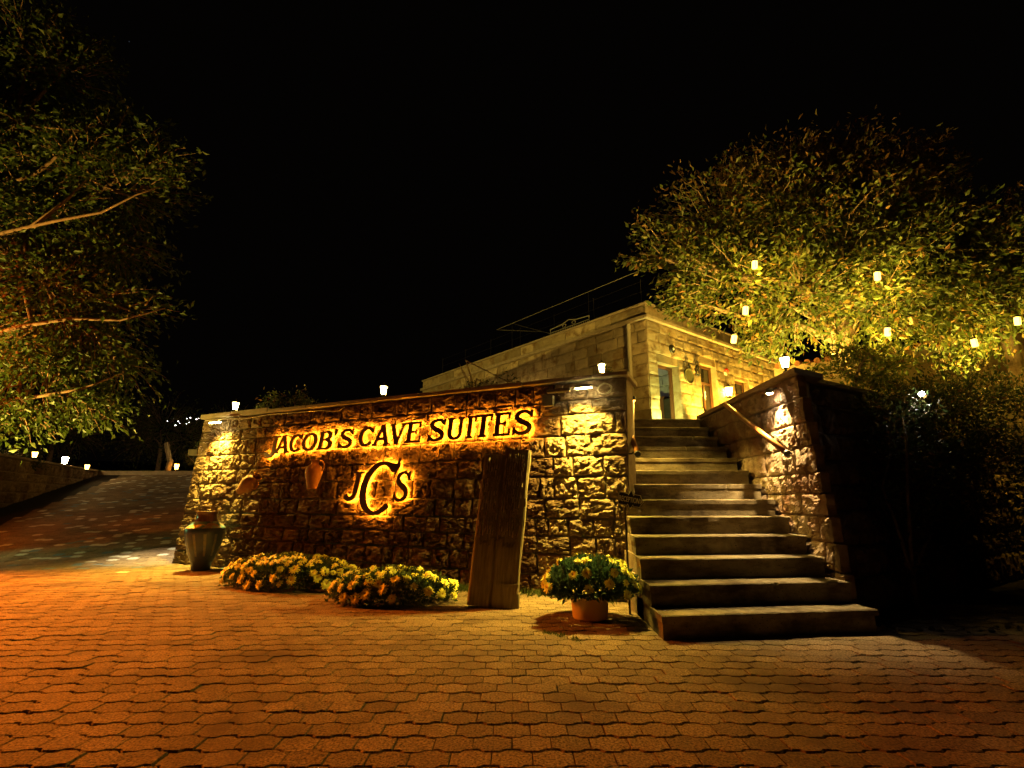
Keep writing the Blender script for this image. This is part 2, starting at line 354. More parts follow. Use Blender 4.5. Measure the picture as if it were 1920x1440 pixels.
# ------------------------------------------------------------------ rough stones shared by the walls
def stone_variants(count, nu, nv, amp, bulge, seed, freq=3.2, jit=0.03):
    out = []
    for s in range(count):
        off = Vector((seed*13.7 + s*5.31, s*2.77, seed*3.1)); V = []; F = []
        for j in range(nv+1):
            for i in range(nu+1):
                u = i/nu - 0.5; v = j/nv - 0.5
                e = max(abs(2*u), abs(2*v)); edge = e**8
                p = Vector((u, v, 0))
                d = noise.fractal(p*freq + off, 0.62, 2.2, 6) + 0.35*(0.5-abs(noise.noise(p*freq*2.7 + off)))
                d2 = noise.noise(p*1.4 + off*1.7)
                q_ = noise.voronoi(p*freq*1.15 + off)[1][0]
                g_ = noise.noise_vector(q_*2.3)
                d = 0.55*d + 0.75*noise.noise(q_*1.9) + 1.0*g_.dot(p*freq*1.15 + off - q_)
                yy = -(bulge*(1-edge) + amp*(0.85*d + 0.5*d2)*(1-0.6*edge))
                jx = jit*noise.noise(Vector((v*3, s*3.3, 1.2)) + off)*(1 if abs(u) > 0.3 else 0.4)
                jz = jit*noise.noise(Vector((u*3, s*4.1, 7.7)) + off)*(1 if abs(v) > 0.3 else 0.4)
                V.append((u + jx, yy, v + jz))
        w = nu+1
        for j in range(nv):
            for i in range(nu): a = j*w+i; F.append((a, a+1, a+w+1, a+w))
        ring = [i for i in range(w)] + [j*w+nu for j in range(1, nv+1)] + [nv*w+i for i in range(nu-1, -1, -1)] + [j*w for j in range(nv-1, 0, -1)]
        b = len(V)
        for r in ring: V.append((V[r][0]*0.97, 0.09, V[r][2]*0.97))
        m = len(ring)
        for k in range(m): F.append((ring[k], b+k, b+(k+1) % m, ring[(k+1) % m]))
        out.append((V, F))
    return out
def make_variants(name, mat, *a, **k):
    return [mesh(name, V, F, mat) for V, F in stone_variants(*a, **k)]
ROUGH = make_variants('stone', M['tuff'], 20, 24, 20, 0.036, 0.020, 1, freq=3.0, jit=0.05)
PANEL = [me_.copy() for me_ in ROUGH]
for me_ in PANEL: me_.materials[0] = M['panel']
STAIRV = make_variants('stone', M['stairstone'], 12, 16, 13, 0.028, 0.018, 2, freq=2.6)
FLAT = make_variants('block', M['ashlar'], 10, 6, 5, 0.014, 0.012, 3, freq=2.0, jit=0.02)
GARDEN = make_variants('stone', M['tuff'], 8, 8, 7, 0.040, 0.03, 4)

def lay(root, T, x0f, x1f, z0, z1, hr, wr, variants, seed, gap=0.018, hole=None, limit=300, name='stone', proud=0.010, minw=0.09, alt=None):
    """courses of stones on the local plane T (x along, z up, -y outward)"""
    rg = random.Random(seed); z = z0; n = 0
    while z < z1 - 0.03:
        h = rg.uniform(*hr)
        if z + h > z1 - hr[0]*0.6: h = z1 - z
        zc = z + h/2; x0, x1 = x0f(zc), x1f(zc); x = x0
        while x < x1 - 0.02:
            w = rg.uniform(*wr)
            if x + w > x1 - wr[0]*0.6: w = x1 - x
            segs = [(x, x+w)]
            if hole:
                for (a, b, c, d) in hole:
                    if z + h > c + 0.02 and z < d - 0.02:
                        ns = []
                        for s, e in segs:
                            if e <= a or s >= b: ns.append((s, e)); continue
                            if s < a: ns.append((s, a))
                            if e > b: ns.append((b, e))
                        segs = ns
            for s, e in segs:
                if e - s < minw or n >= limit: continue
                ki_ = rg.randrange(len(variants)); me = variants[ki_]
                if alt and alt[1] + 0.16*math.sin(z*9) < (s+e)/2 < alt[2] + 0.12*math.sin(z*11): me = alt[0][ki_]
                flip = rg.random() < 0.5
                Mx = T @ Matrix.Translation(((s+e)/2, -rg.uniform(0, proud), zc)) @ Matrix.Diagonal((e-s-gap, 1, h-gap, 1))
                if flip: Mx = Mx @ Matrix.Rotation(math.pi, 4, 'Y')
                obj(name, me, root, mat4=Mx); n += 1
            x += w
        z += h
    return n

# ------------------------------------------------------------------ sign wall
WO, WA, WB = Vector((1.30, 5.97, 0)), R(-25.9), R(5.6)
TILT = Matrix.Rotation(-WB, 4, 'X')
WMAT = Matrix.Translation(WO) @ Matrix.Rotation(WA, 4, 'Z') @ TILT
def wpt(x, y, z): return WMAT @ Vector((x, y, z))
WALL = tag(empty('stone_wall', WO, WA), 'rough tuff wall carrying the glowing name sign, battered and capped with thin slabs', 'wall')
def mortar_sheet(x0, x1, z0, z1, y, amp, step):
    nx = int((x1-x0)/step); nz = int((z1-z0)/step); V = []; F = []
    for j in range(nz+1):
        for i in range(nx+1):
            X = x0+(x1-x0)*i/nx; Z = z0+(z1-z0)*j/nz
            V.append((X, y - amp*noise.fractal(Vector((X*7, 3.3, Z*7)), .7, 2.1, 4), Z))
    w = nx+1
    for j in range(nz):
        for i in range(nx): a = j*w+i; F.append((a, a+1, a+w+1, a+w))
    return mesh('mortar', V, F, M['mortar'])
mb = MB().box(-8.10, 0.0, 0.042, 0.42, -0.05, 2.60); mb.build('mortar_core', M['mortar'], WALL, mat4=TILT)
obj('mortar', mortar_sheet(-8.11, 0.0, -0.02, 2.60, 0.026, 0.012, 0.032), WALL, mat4=TILT)
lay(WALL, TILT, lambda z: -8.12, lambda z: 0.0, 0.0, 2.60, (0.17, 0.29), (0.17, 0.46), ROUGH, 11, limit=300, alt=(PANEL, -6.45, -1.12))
x = -8.17; k = 0
while x < 0.02:
    w = min(random.uniform(0.75, 1.1), 0.05 - x)
    if 0.05 - (x + w) < 0.3: w = 0.05 - x
    thick = 0.085 if x < -7.0 else 0.055
    MB().box(x+0.003, x+w-0.003, -0.07 + random.uniform(-0.008, 0.008), 0.46, 2.603, 2.603 + thick).build('coping_slab', M['coping'], WALL, bevel=0.012, mat4=TILT)
    x += w
# return of the wall along the stair, upright
mb = MB(); a = WA
def wl2(x, y):   # world -> wall-local (untilted)
    v = Matrix.Rotation(-WA, 4, 'Z') @ (Vector((x, y, 0)) - WO); return (v.x, v.y)
ret = [wl2(1.315, 6.25), wl2(1.79, 8.55), wl2(1.40, 8.55), wl2(0.95, 6.50)]
mb.prism(ret, 0, 2.60); mb.build('return_wall', M['mortar'], WALL)
RET = Matrix.Rotation(-WA, 4, 'Z') @ Matrix.Translation(Vector((1.315, 6.25, 0)) - WO) @ Matrix.Rotation(math.atan2(2.30, 0.475), 4, 'Z')
lay(WALL, RET, lambda z: 0.0, lambda z: 2.4, 0.6, 2.60, (0.22, 0.32), (0.3, 0.5), ROUGH, 12, limit=60)
MB().prism([wl2(1.36, 6.40), wl2(1.83, 8.58), wl2(1.38, 8.58), wl2(0.95, 6.55)], 2.603, 2.66).build('coping_slab', M['coping'], WALL, bevel=0.01)

# ------------------------------------------------------------------ stone staircase
RIS = 0.1833
def step_line(i):      # front edge of step i (1..13): left x, left y, right x, right y
    dy = [0.25, 0.22, 0.19, 0.15, 0.12, 0.09, 0.07, 0.05, 0.03, 0.02, 0.0, 0.0, 0.0][i-1]
    yl = 4.44 + 0.319*(i-1)
    xl = 1.205 if i <= 3 else (1.24 if i == 4 else (1.27 if i == 5 else 1.36 + (yl - 6.17)*0.21 - 0.03))
    return xl, yl, 3.07 + (0.04 if i < 3 else 0), yl + dy
STAIR = tag(empty('stone_staircase', (2.1, 4.5, 0)), 'worn stone staircase climbing between the sign wall and the stair wall', 'staircase')
so = Vector((2.1, 4.5, 0))
for i in range(1, 14):
    xl, yl, xr, yr = step_line(i); zt = i*RIS
    if i < 13: xl2, yl2, xr2, yr2 = step_line(i+1)
    else: xl2, yl2, xr2, yr2 = xl+0.2, yl+1.6, xr+0.05, yr+1.6
    rg = random.Random(i)
    # tread slab with a slight nosing, subdivided along the front for chipped edges
    n = 60; V = []; F = []; th = 0.052
    for q in range(n+1):
        t = q/n; fx = xl + (xr-xl)*t; fy = yl + (yr-yl)*t; bx = xl2 + (xr2-xl2)*t; by = yl2 + (yr2-yl2)*t + 0.03
        if i == 1 and q == n: fx += 0.02
        ch = 0.005*noise.noise(Vector((t*16, i*3.1, 0))) + (0.035*max(0, noise.noise(Vector((t*9, i*7.7, 4))) - 0.25))
        cz = 0.006 + 0.010*abs(noise.noise(Vector((t*13, i*1.9, 2)))) + 0.02*max(0, noise.noise(Vector((t*21, i*5.3, 9))) - 0.3)
        if i % 3 and abs(t - (0.36 + 0.13*(i % 4))) < 0.006: ch += 0.02; cz += 0.02
        V += [(fx, fy + 0.012 + ch, zt), (fx, fy + ch, zt - cz), (fx, fy + ch*0.5 + 0.002, zt - th), (bx, by, zt - th), (bx, by, zt)]
        if q:
            a = (q-1)*5; b = q*5
            F += [(a+k, b+k, b+(k+1) % 5, a+(k+1) % 5) for k in range(5)]
    F += [(4, 3, 2, 1, 0), tuple(n*5+k for k in range(5))]
    V = [(v[0]-so.x, v[1]-so.y, v[2]-so.z) for v in V]
    obj('tread', mesh('tread', V, [f[::-1] for f in F], M['step']), STAIR)
    poly = [(xl+0.012-so.x, yl+0.022-so.y), (xr-0.005-so.x, yr+0.022-so.y), (xr2-so.x, yr2+0.02-so.y), (xl2+0.012-so.x, yl2+0.02-so.y)]
    MB().prism(poly, zt-RIS-(0.02 if i == 1 else 0.0), zt-th-0.001).build('riser', M['step'], STAIR)
# rough concrete body under the lower steps
mb = MB()
for i in range(2, 6):
    xl, yl, xr, yr = step_line(i); _, yl2, _, yr2 = step_line(i+1)
    mb.prism([(xl+0.02-so.x, yl+0.03-so.y), (xr-0.02-so.x, yr+0.03-so.y), (xr-0.02-so.x, yr2+0.3-so.y), (xl+0.02-so.x, yl2+0.3-so.y)], -0.02, (i-1)*RIS-0.003)
mb.build('stair_body', M['mortar'], STAIR)

# ------------------------------------------------------------------ stair wall on the right and dark retaining wall
SW = tag(empty('stair_wall', (3.08, 5.04, 0)), 'lit rubble wall with sloping front end beside the stairs, handrail fixed to it', 'wall')
SWM = Matrix.Rotation(R(88), 4, 'Z') @ Matrix.Identity(4)
# local x runs back along the stairs; the face looks to -x world, so mirror the plane
SWM = Matrix.Rotation(R(-90 + -2.0), 4, 'Z')      # x axis runs towards the camera, outward -y = world -x
def swx(z): return -0.195*(z - 0.4) + 0.02        # front end leans back
lay(SW, SWM, lambda z: -3.6, lambda z: swx(z), 0.2, 2.42, (0.20, 0.34), (0.20, 0.46), STAIRV, 21, gap=0.014, proud=0.006)
V = [( -3.65, 0.015, 0), (-0.03, 0.015, 0), (-0.47, 0.015, 2.43), (-3.65, 0.015, 2.43), (-3.65, 0.40, 0), (-0.36, 0.40, 0), (-0.82, 0.40, 2.43), (-3.65, 0.40, 2.43)]
obj('mortar_core', mesh('mortar_core', V, [(0,1,2,3),(5,4,7,6),(1,5,6,2),(4,0,3,7),(3,2,6,7),(0,4,5,1)], M['mortar']), SW, mat4=SWM)
x = -3.65
while x < -0.33:
    w = min(random.uniform(0.55, 0.8), -0.30 - x)
    if -0.30 - (x+w) < 0.25: w = -0.30 - x
    last = x+w > -0.31
    MB().prism([(x+0.003, -0.05), (x+w-0.003, -0.05), (x+w-0.003-(0.33 if last else 0), 0.44), (x+0.003, 0.44)], 2.432, 2.495).build('coping_slab', M['coping'], SW, bevel=0.012, mat4=SWM)
    x += w
RW = tag(empty('retaining_wall', (3.13, 5.07, 0), R(33)), 'unlit dark tuff retaining wall running right from the stairs behind the shrubs', 'wall')
RT = Matrix.Rotation(-R(10.5), 4, 'X')
V = [(0.02, .03, -.05), (9, .03, -.05), (9, .42, -.05), (.42, .42, -.05), (0.26, .03, 2.46), (9, .03, 2.46), (9, .42, 2.46), (.66, .42, 2.46)]
obj('mortar_core', mesh('mortar_core', V, [(3,2,1,0),(4,5,6,7),(0,1,5,4),(1,2,6,5),(2,3,7,6),(3,0,4,7)], M['mortar']), RW, mat4=RT)
lay(RW, RT, lambda z: 0.0 + 0.10*z, lambda z: 7.0, 0.0, 2.46, (0.26, 0.36), (0.3, 0.55), GARDEN, 22, limit=140)
for q in range(9): MB().box(q*1.0+0.003+(0.62 if q == 0 else 0), q*1.0+0.997, -0.06, 0.46, 2.462, 2.525).build('coping_slab', M['coping'], RW, bevel=0.012, mat4=RT)

# ------------------------------------------------------------------ terrace the house stands on
TZ = 2.383
terr = [(-5.55, 9.85), (1.05, 6.55), (1.45, 8.5), (1.9, 8.62), (3.25, 8.62), (3.30, 5.95), (3.75, 5.95), (11.0, 10.6), (26, 20), (40, 60), (-30, 60), (-14, 23.4), (-9.0, 17)]
tag(MB().prism(terr, 0.0, TZ-0.004).build('terrace', M['mortar']), kind='structure')

# ------------------------------------------------------------------ stone house
HX = Vector((3.45, 12.5, TZ))
HOUSE = tag(empty('stone_house', HX, R(39)), 'flat roofed yellow-lit ashlar house with open door at the stair head', 'building')
RF = Matrix.Identity(4)                                             # right face plane, x to the right
LF = Matrix.Rotation(R(90), 4, 'Z') @ Matrix.Diagonal((-1, 1, 1, 1))  # left face, x back-left (handled below)
HH = 3.66
DOOR = (0.40, 1.34, 0.0, 2.20); WIN1 = (2.40, 3.24, 0.95, 2.50); WIN2 = (4.28, 5.15, 0.95, 2.32)
holes = [DOOR, WIN1, WIN2]
mb = MB()
# core walls (with openings) 0.30 thick, right face
xs = [(0.03, DOOR[0]), (DOOR[1], WIN1[0]), (WIN1[1], WIN2[0]), (WIN2[1], 9.0)]
for a, b in xs: mb.box(a, b, 0.02, 0.34, 0, HH)
for h in holes:
    mb.box(h[0], h[1], 0.02, 0.34, h[3], HH)
    if h[2] > 0: mb.box(h[0], h[1], 0.02, 0.34, 0, h[2])
mb.box(0.02, 0.34, 0.34, 11.6, 0, HH); mb.box(0.34, 9.0, 11.3, 11.6, 0, HH); mb.box(8.7, 9.0, 0.34, 11.3, 0, HH)
mb.box(0.34, 8.7, 0.34, 11.3, HH-0.35, HH-0.15)
mb.build('wall', M['ashlar'], HOUSE)
lay(HOUSE, RF, lambda z: 0.0, lambda z: 7.2, 0.0, 3.24, (0.27, 0.33), (0.30, 0.62), FLAT, 31, gap=0.010, hole=[(h[0], h[1], h[2], h[3]) for h in holes], name='block', proud=0.006, limit=190)
lay(HOUSE, RF, lambda z: -0.015, lambda z: 7.2, 3.36, HH, (0.29, 0.30), (0.45, 0.8), FLAT, 32, gap=0.010, name='block', limit=20)
# left face: plane x=0 looking to -x ; local x of plane runs from back (-) to corner (0)
LT = Matrix.Rotation(R(-90), 4, 'Z')
lay(HOUSE, LT, lambda z: -11.55, lambda z: -0.012, 0.9, 3.24, (0.27, 0.33), (0.35, 0.8), FLAT, 33, gap=0.018, name='block', proud=0.018, limit=170)
lay(HOUSE, LT, lambda z: -11.55, lambda z: -0.012, 3.36, HH, (0.29, 0.30), (0.45, 0.9), FLAT, 34, gap=0.012, name='block', limit=30)
MB().box(-0.11, 8.0, -0.11, 0.0, 3.25, 3.35).build('cornice', M['coping'], HOUSE, bevel=0.015)
MB().box(-0.11, -0.001, 0.0, 11.6, 3.25, 3.35).build('cornice', M['coping'], HOUSE, bevel=0.015)
MB().box(-0.06, 8.0, -0.06, 0.36, HH+0.002, HH+0.05).build('parapet_cap', M['coping'], HOUSE, bevel=0.012)
MB().box(-0.06, 0.36, 0.362, 11.6, HH+0.002, HH+0.05).build('parapet_cap', M['coping'], HOUSE, bevel=0.012)
def frame_ring(x0, x1, z0, z1, w, y0, y1, bottom=True):
    mb = MB(); mb.box(x0, x0+w, y0, y1, z0, z1); mb.box(x1-w, x1, y0, y1, z0, z1); mb.box(x0+w, x1-w, y0, y1, z1-w, z1)
    if bottom: mb.box(x0+w, x1-w, y0, y1, z0, z0+w)
    return mb
# door: frame in the reveal, leaf ajar, lit lobby behind
d = frame_ring(DOOR[0]+0.002, DOOR[1]-0.002, 0.0, DOOR[3]-0.002, 0.06, 0.22, 0.30, False).build('door_frame', M['doorwood'], HOUSE)
leafM = Matrix.Translation((DOOR[0]+0.07, 0.31, 0)) @ Matrix.Rotation(R(62), 4, 'Z')
lf = MB().box(0, 0.78, 0, 0.045, 0.02, 2.10).build('door', M['doorwood'], HOUSE, mat4=leafM)
MB().box(0.70, 0.74, -0.05, -0.001, 1.0, 1.14).build('handle', M['iron'], lf)
MB().box(2.30, 2.38, 0.345, 5.0, 0, 2.95).build('lobby_wall', M['grey'], HOUSE)
for r_ in range(9):
    yy = 0.36 + (0.2 if r_ % 2 else 0)
    while yy < 3.4:
        MB().box(2.268, 2.299, yy, yy+0.40, r_*0.33+0.01, r_*0.33+0.32).build('lobby_stone', M['grey'], HOUSE, bevel=0.01); yy += 0.415
MB().box(1.95, 2.26, 0.95, 1.35, 0.0, 1.62).build('lobby_cabinet', M['doorwood'], HOUSE, bevel=0.01)
MB().box(1.90, 2.26, 0.40, 0.94, 0.0, 1.52).build('lobby_cupboard', M['dark'], HOUSE, bevel=0.01)
lamp('POINT', 'assumed_lobby_light', (1.3, 1.3, 2.9), 2.2, (1.0, 0.92, 0.85), HOUSE, shadow_soft_size=0.15)  # assumed lamp without a fixture, lights the lobby behind the door
for h, rail in ((WIN1, 1.95), (WIN2, 1.85)):
    f = frame_ring(h[0]+0.002, h[1]-0.002, h[2]+0.002, h[3]-0.002, 0.07, 0.16, 0.24).build('window', M['doorwood'], HOUSE)
    MB().box(h[0]+0.074, h[1]-0.074, 0.17, 0.23, rail, rail+0.06).build('transom', M['doorwood'], f)
    MB().box((h[0]+h[1])/2-0.025, (h[0]+h[1])/2+0.025, 0.175, 0.225, h[2]+0.074, rail-0.002).build('mullion', M['doorwood'], f)
    gm = bpy.data.materials.get('window_glass')
    if gm is None:
        gm = nmat('window_glass', (0.012, 0.011, 0.010), (0.02, 0.018, 0.016), 2, 0.08, 0.0, spec=0.6)
    MB().box(h[0]+0.074, h[1]-0.074, 0.196, 0.204, h[2]+0.074, h[3]-0.074).build('pane', gm, f)
    MB().box(h[0]-0.04, h[1]+0.04, -0.03, 0.155, h[2]-0.06, h[2]-0.002).build('sill', M['coping'], f, bevel=0.008)
pipe = MB().tube([(-0.09, 0.50, 0.0), (-0.09, 0.50, 3.22)], 0.055, 10).build('downpipe', M['pipe'], HOUSE)
for z in (1.2, 2.3, 3.1): MB().lathe([(0.057, z), (0.068, z), (0.068, z+0.05), (0.057, z+0.05)], 12, (-0.09, 0.50, 0)).build('pipe_clip', M['pipe'], pipe)
def hp(x, y, z): return HX + Matrix.Rotation(R(39), 3, 'Z') @ Vector((x, y, z))
# things fixed to the house front
sp = tag(empty('wall_speaker', hp(1.03, -0.012, 2.63), R(39)), 'round black speaker with white centre high above the open door', 'speaker')
Rx = Matrix.Rotation(R(90), 4, 'X')
MB().lathe([(0.0, 0.07), (0.06, 0.07), (0.11, 0.05), (0.125, 0.02), (0.125, 0.0), (0.0, 0.0)], 24).build('housing', M['iron'], sp, mat4=Rx, smooth=False)
MB().lathe([(0.0, 0.078), (0.035, 0.078), (0.042, 0.072), (0.042, 0.0705)], 16).build('cone', M['white'], sp, mat4=Rx)
pq = tag(empty('wall_plaque', hp(1.74, -0.012, 2.0), R(39)), 'round dark hammered tray hanging between door and window', 'plaque')
MB().lathe([(0.0, 0.03), (0.16, 0.03), (0.21, 0.05), (0.22, 0.035), (0.21, 0.0), (0.0, 0.0)], 28).build('tray', M['verdigris'], pq, mat4=Rx)
MB().tube([(0.0, -0.03, 0.20), (-0.06, -0.05, 0.27), (0.0, -0.06, 0.33), (0.06, -0.05, 0.27), (0.0, -0.03, 0.20)], 0.022, 6).build('hanger', M['iron'], pq)
orn = tag(empty('iron_ornament', hp(2.16, -0.05, 2.22), R(39)), 'black iron basket lamp bracket with leaf shapes by the tall window', 'ornament')
mb = MB()
for k in range(8):
    a_ = k*math.pi/4; mb.tube([(0.02*math.cos(a_), 0.02*math.sin(a_), 0.14), (0.10*math.cos(a_), 0.10*math.sin(a_), 0.05), (0.09*math.cos(a_), 0.09*math.sin(a_), -0.07), (0.01*math.cos(a_), 0.01*math.sin(a_), -0.17)], 0.012, 5)
mb.build('cage', M['iron'], orn)
MB().tube([(0.0, 0.04, 0.22), (0, -0.04, 0.26), (0, -0.04, 0.14)], 0.012, 6).build('bracket', M['iron'], orn)
al = tag(empty('fire_alarm', hp(3.72, -0.012, 2.44), R(39)), 'small red alarm beacon on the yellow house front', 'alarm')
MB().box(-0.05, 0.05, -0.05, 0.0, -0.11, -0.02).build('base', M['white'], al, bevel=0.008)
MB().lathe([(0.0, 0.11), (0.035, 0.10), (0.055, 0.06), (0.06, 0.0), (0.0, 0.0)], 14, (0, -0.06, -0.015)).build('beacon', M['red'], al, smooth=True)

# ------------------------------------------------------------------ lanterns
def lantern(name, loc, label, group, s=1.0, mat='e_lantern', post=0.06, rz=0.0):
    root = tag(empty(name, loc, rz), label, 'lantern', group)
    h0, h1, r0, r1 = post, post+0.20*s, 0.055*s, 0.088*s
    MB().lathe([(0.0, 0), (0.06*s, 0), (0.055*s, 0.012), (0.022*s, 0.025), (0.018*s, h0-0.012), (0.05*s, h0-0.002), (0.0, h0-0.002)], 12).build('base', M['iron'], root)
    mb = MB(); C = [(1, 1), (-1, 1), (-1, -1), (1, -1)]; q = 0.7071
    for cx, cy in C:
        mb.tube([(cx*r0*q, cy*r0*q, h0), (cx*r1*q, cy*r1*q, h1)], 0.0105*s, 5)
    mb.box(-r0*q-0.006, r0*q+0.006, -r0*q-0.006, r0*q+0.006, h0-0.0015, h0+0.008)
    mb.build('frame', M['iron'], root)
    for k in range(4):
        (ax, ay), (bx, by) = C[k], C[(k+1) % 4]; i_ = 0.93
        vs = [(ax*r0*q*i_, ay*r0*q*i_, h0+0.01), (bx*r0*q*i_, by*r0*q*i_, h0+0.01), (bx*r1*q*i_, by*r1*q*i_, h1-0.004), (ax*r1*q*i_, ay*r1*q*i_, h1-0.004)]
        nrm = Vector(((ax+bx)/2, (ay+by)/2, 0)).normalized()*0.003
        vi = [(v[0]-nrm.x, v[1]-nrm.y, v[2]) for v in vs]
        obj('pane', mesh('pane', vs+vi, [(0,1,2,3),(7,6,5,4),(0,4,5,1),(1,5,6,2),(2,6,7,3),(3,7,4,0)], M[mat]), root)
    MB().lathe([(0.0, h1+0.10*s), (0.012*s, h1+0.095*s), (0.02*s, h1+0.07*s), (0.07*s, h1+0.03*s), (0.105*s, h1+0.003), (0.10*s, h1-0.002), (0.0, h1-0.002)], 16).build('cap', M['iron'], root)
    return root
tw = 2.66
def wall_top(x, y=0.16): p = wpt(x, y, 2.662); return (p.x, p.y, p.z)
lantern('wall_lantern', (lambda p: (p[0], p[1], p[2]+0.026))(wall_top(-7.52)), 'lit white lantern at the planted low left end of the sign wall top', 'lanterns along the wall tops', 0.72, post=0.10)
lantern('wall_lantern', wall_top(-3.95), 'lit white lantern on the sign wall coping above the word Cave', 'lanterns along the wall tops', 0.72, post=0.10)
lantern('wall_lantern', wall_top(-0.34), 'lit white lantern on the wall top directly above the pale LED tube', 'lanterns along the wall tops', 0.62, post=0.07)
lantern('wall_lantern', (3.10, 5.62, 2.497), 'brightest white lantern on the corner of the stair wall by the tree', 'lanterns along the wall tops', 0.62, post=0.05)
fl = lantern('front_lantern', hp(3.58, -0.16, 1.60), 'golden lit lantern on the house front beside the small window', None, 1.25, 'e_gold', 0.05, R(39))
MB().box(-0.02, 0.02, 0.0, 0.15, 0.02, 0.05).build('bracket', M['iron'], fl)
lantern('assumed_terrace_lantern', hp(-1.0, 4.9, 1.55), 'assumed lit lantern on a post, hidden behind the sign wall by the long side wall', None, 1.2, 'e_lantern', 0.05, R(39))  # assumed lantern, placed out of sight to light the side wall and cornice
o_ = bpy.data.objects['assumed_terrace_lantern']
MB().tube([(0, 0, -1.55), (0, 0, 0.0)], 0.03, 8).build('post', M['iron'], o_)

# ------------------------------------------------------------------ LED wall washers, boxes and cables
def washer(loc_x, h, label, lit=True, length=0.32, energy=1.0, lean=0.0, spread=100):
    p = wpt(loc_x, -0.22, h); root = tag(empty('wall_washer', p, WA), label, 'floodlight', 'floodlights under the sign wall coping')
    MB().box(-length/2, length/2, -0.025, 0.025, 0.0, 0.035).build('housing', M['plastic'], root, bevel=0.004)
    MB().box(-length/2+0.01, length/2-0.01, -0.022, 0.022, -0.012, -0.001).build('diffuser', M['e_flood'] if lit else M['whitebox'], root)
    MB().tube([(0, 0.02, 0.02), (0, 0.22, 0.05)], 0.010, 6).build('bracket', M['iron'], root)
    if lit:
        lamp('AREA', 'washer_light', (0, -0.004, -0.02), P['flood']*energy, FLOOD, root, rot=(R(-9), R(lean), 0), shape='RECTANGLE', size=length-0.03, size_y=0.05, spread=R(spread))
    return root
washer(-0.47, 2.44, 'lit LED tube fixture shining down the right end of the sign wall', True, 0.22, 0.80, 9, 112)
washer(-7.46, 2.46, 'lit LED tube fixture above the blue vase at the wall left end', True, 0.30, 1.6, -14, 120)
washer(-0.80, 2.42, 'unlit flat floodlight beside the bright LED tube', False, 0.32)
jb = tag(empty('junction_box', wpt(-1.0, -0.05, 2.36), WA), 'pale electrical box under the coping right of the lettering', 'box')
MB().box(-0.07, 0.07, -0.05, 0.05, -0.07, 0.07).build('case', M['whitebox'], jb, bevel=0.008)
MB().box(-0.075, 0.075, -0.062, -0.051, -0.075, 0.075).build('lid', M['plastic'], jb, bevel=0.004)
def cable(pts, label, rad=0.006):
    tag(MB().tube([wpt(*p) for p in pts], rad, 6).build('cable', M['cable'], None, smooth=True), label, 'cable')
def coil(cx, cz, r, turns, label):
    pts = [(cx + r*(1+0.12*math.sin(k*0.9))*math.cos(2*math.pi*k/18), -0.07 - 0.0012*k, cz + r*0.8*math.sin(2*math.pi*k/18)) for k in range(int(18*turns)+1)]
    cable(pts, label)
cable([(-8.0, -0.075, 2.56), (-7.4, -0.075, 2.555), (-6.9, -0.075, 2.52), (-6.3, -0.08, 2.55), (-5.6, -0.08, 2.54), (-5.0, -0.08, 2.53), (-4.75, -0.09, 2.49), (-4.6, -0.10, 2.49), (-4.5, -0.10, 2.54), (-4.52, -0.09, 2.58)], 'thin pale cable strung under the coping to above the lettering')
coil(-7.78, 2.50, 0.075, 1.1, 'loop of pale cable left of the vase floodlight')
coil(-0.24, 2.44, 0.085, 2.3, 'coiled pale cable beside the right LED tube')
cable([(-0.62, -0.06, 2.47), (-0.8, -0.06, 2.50), (-0.95, -0.07, 2.46)], 'short dark cable between the electrical box and LED tube', 0.007)

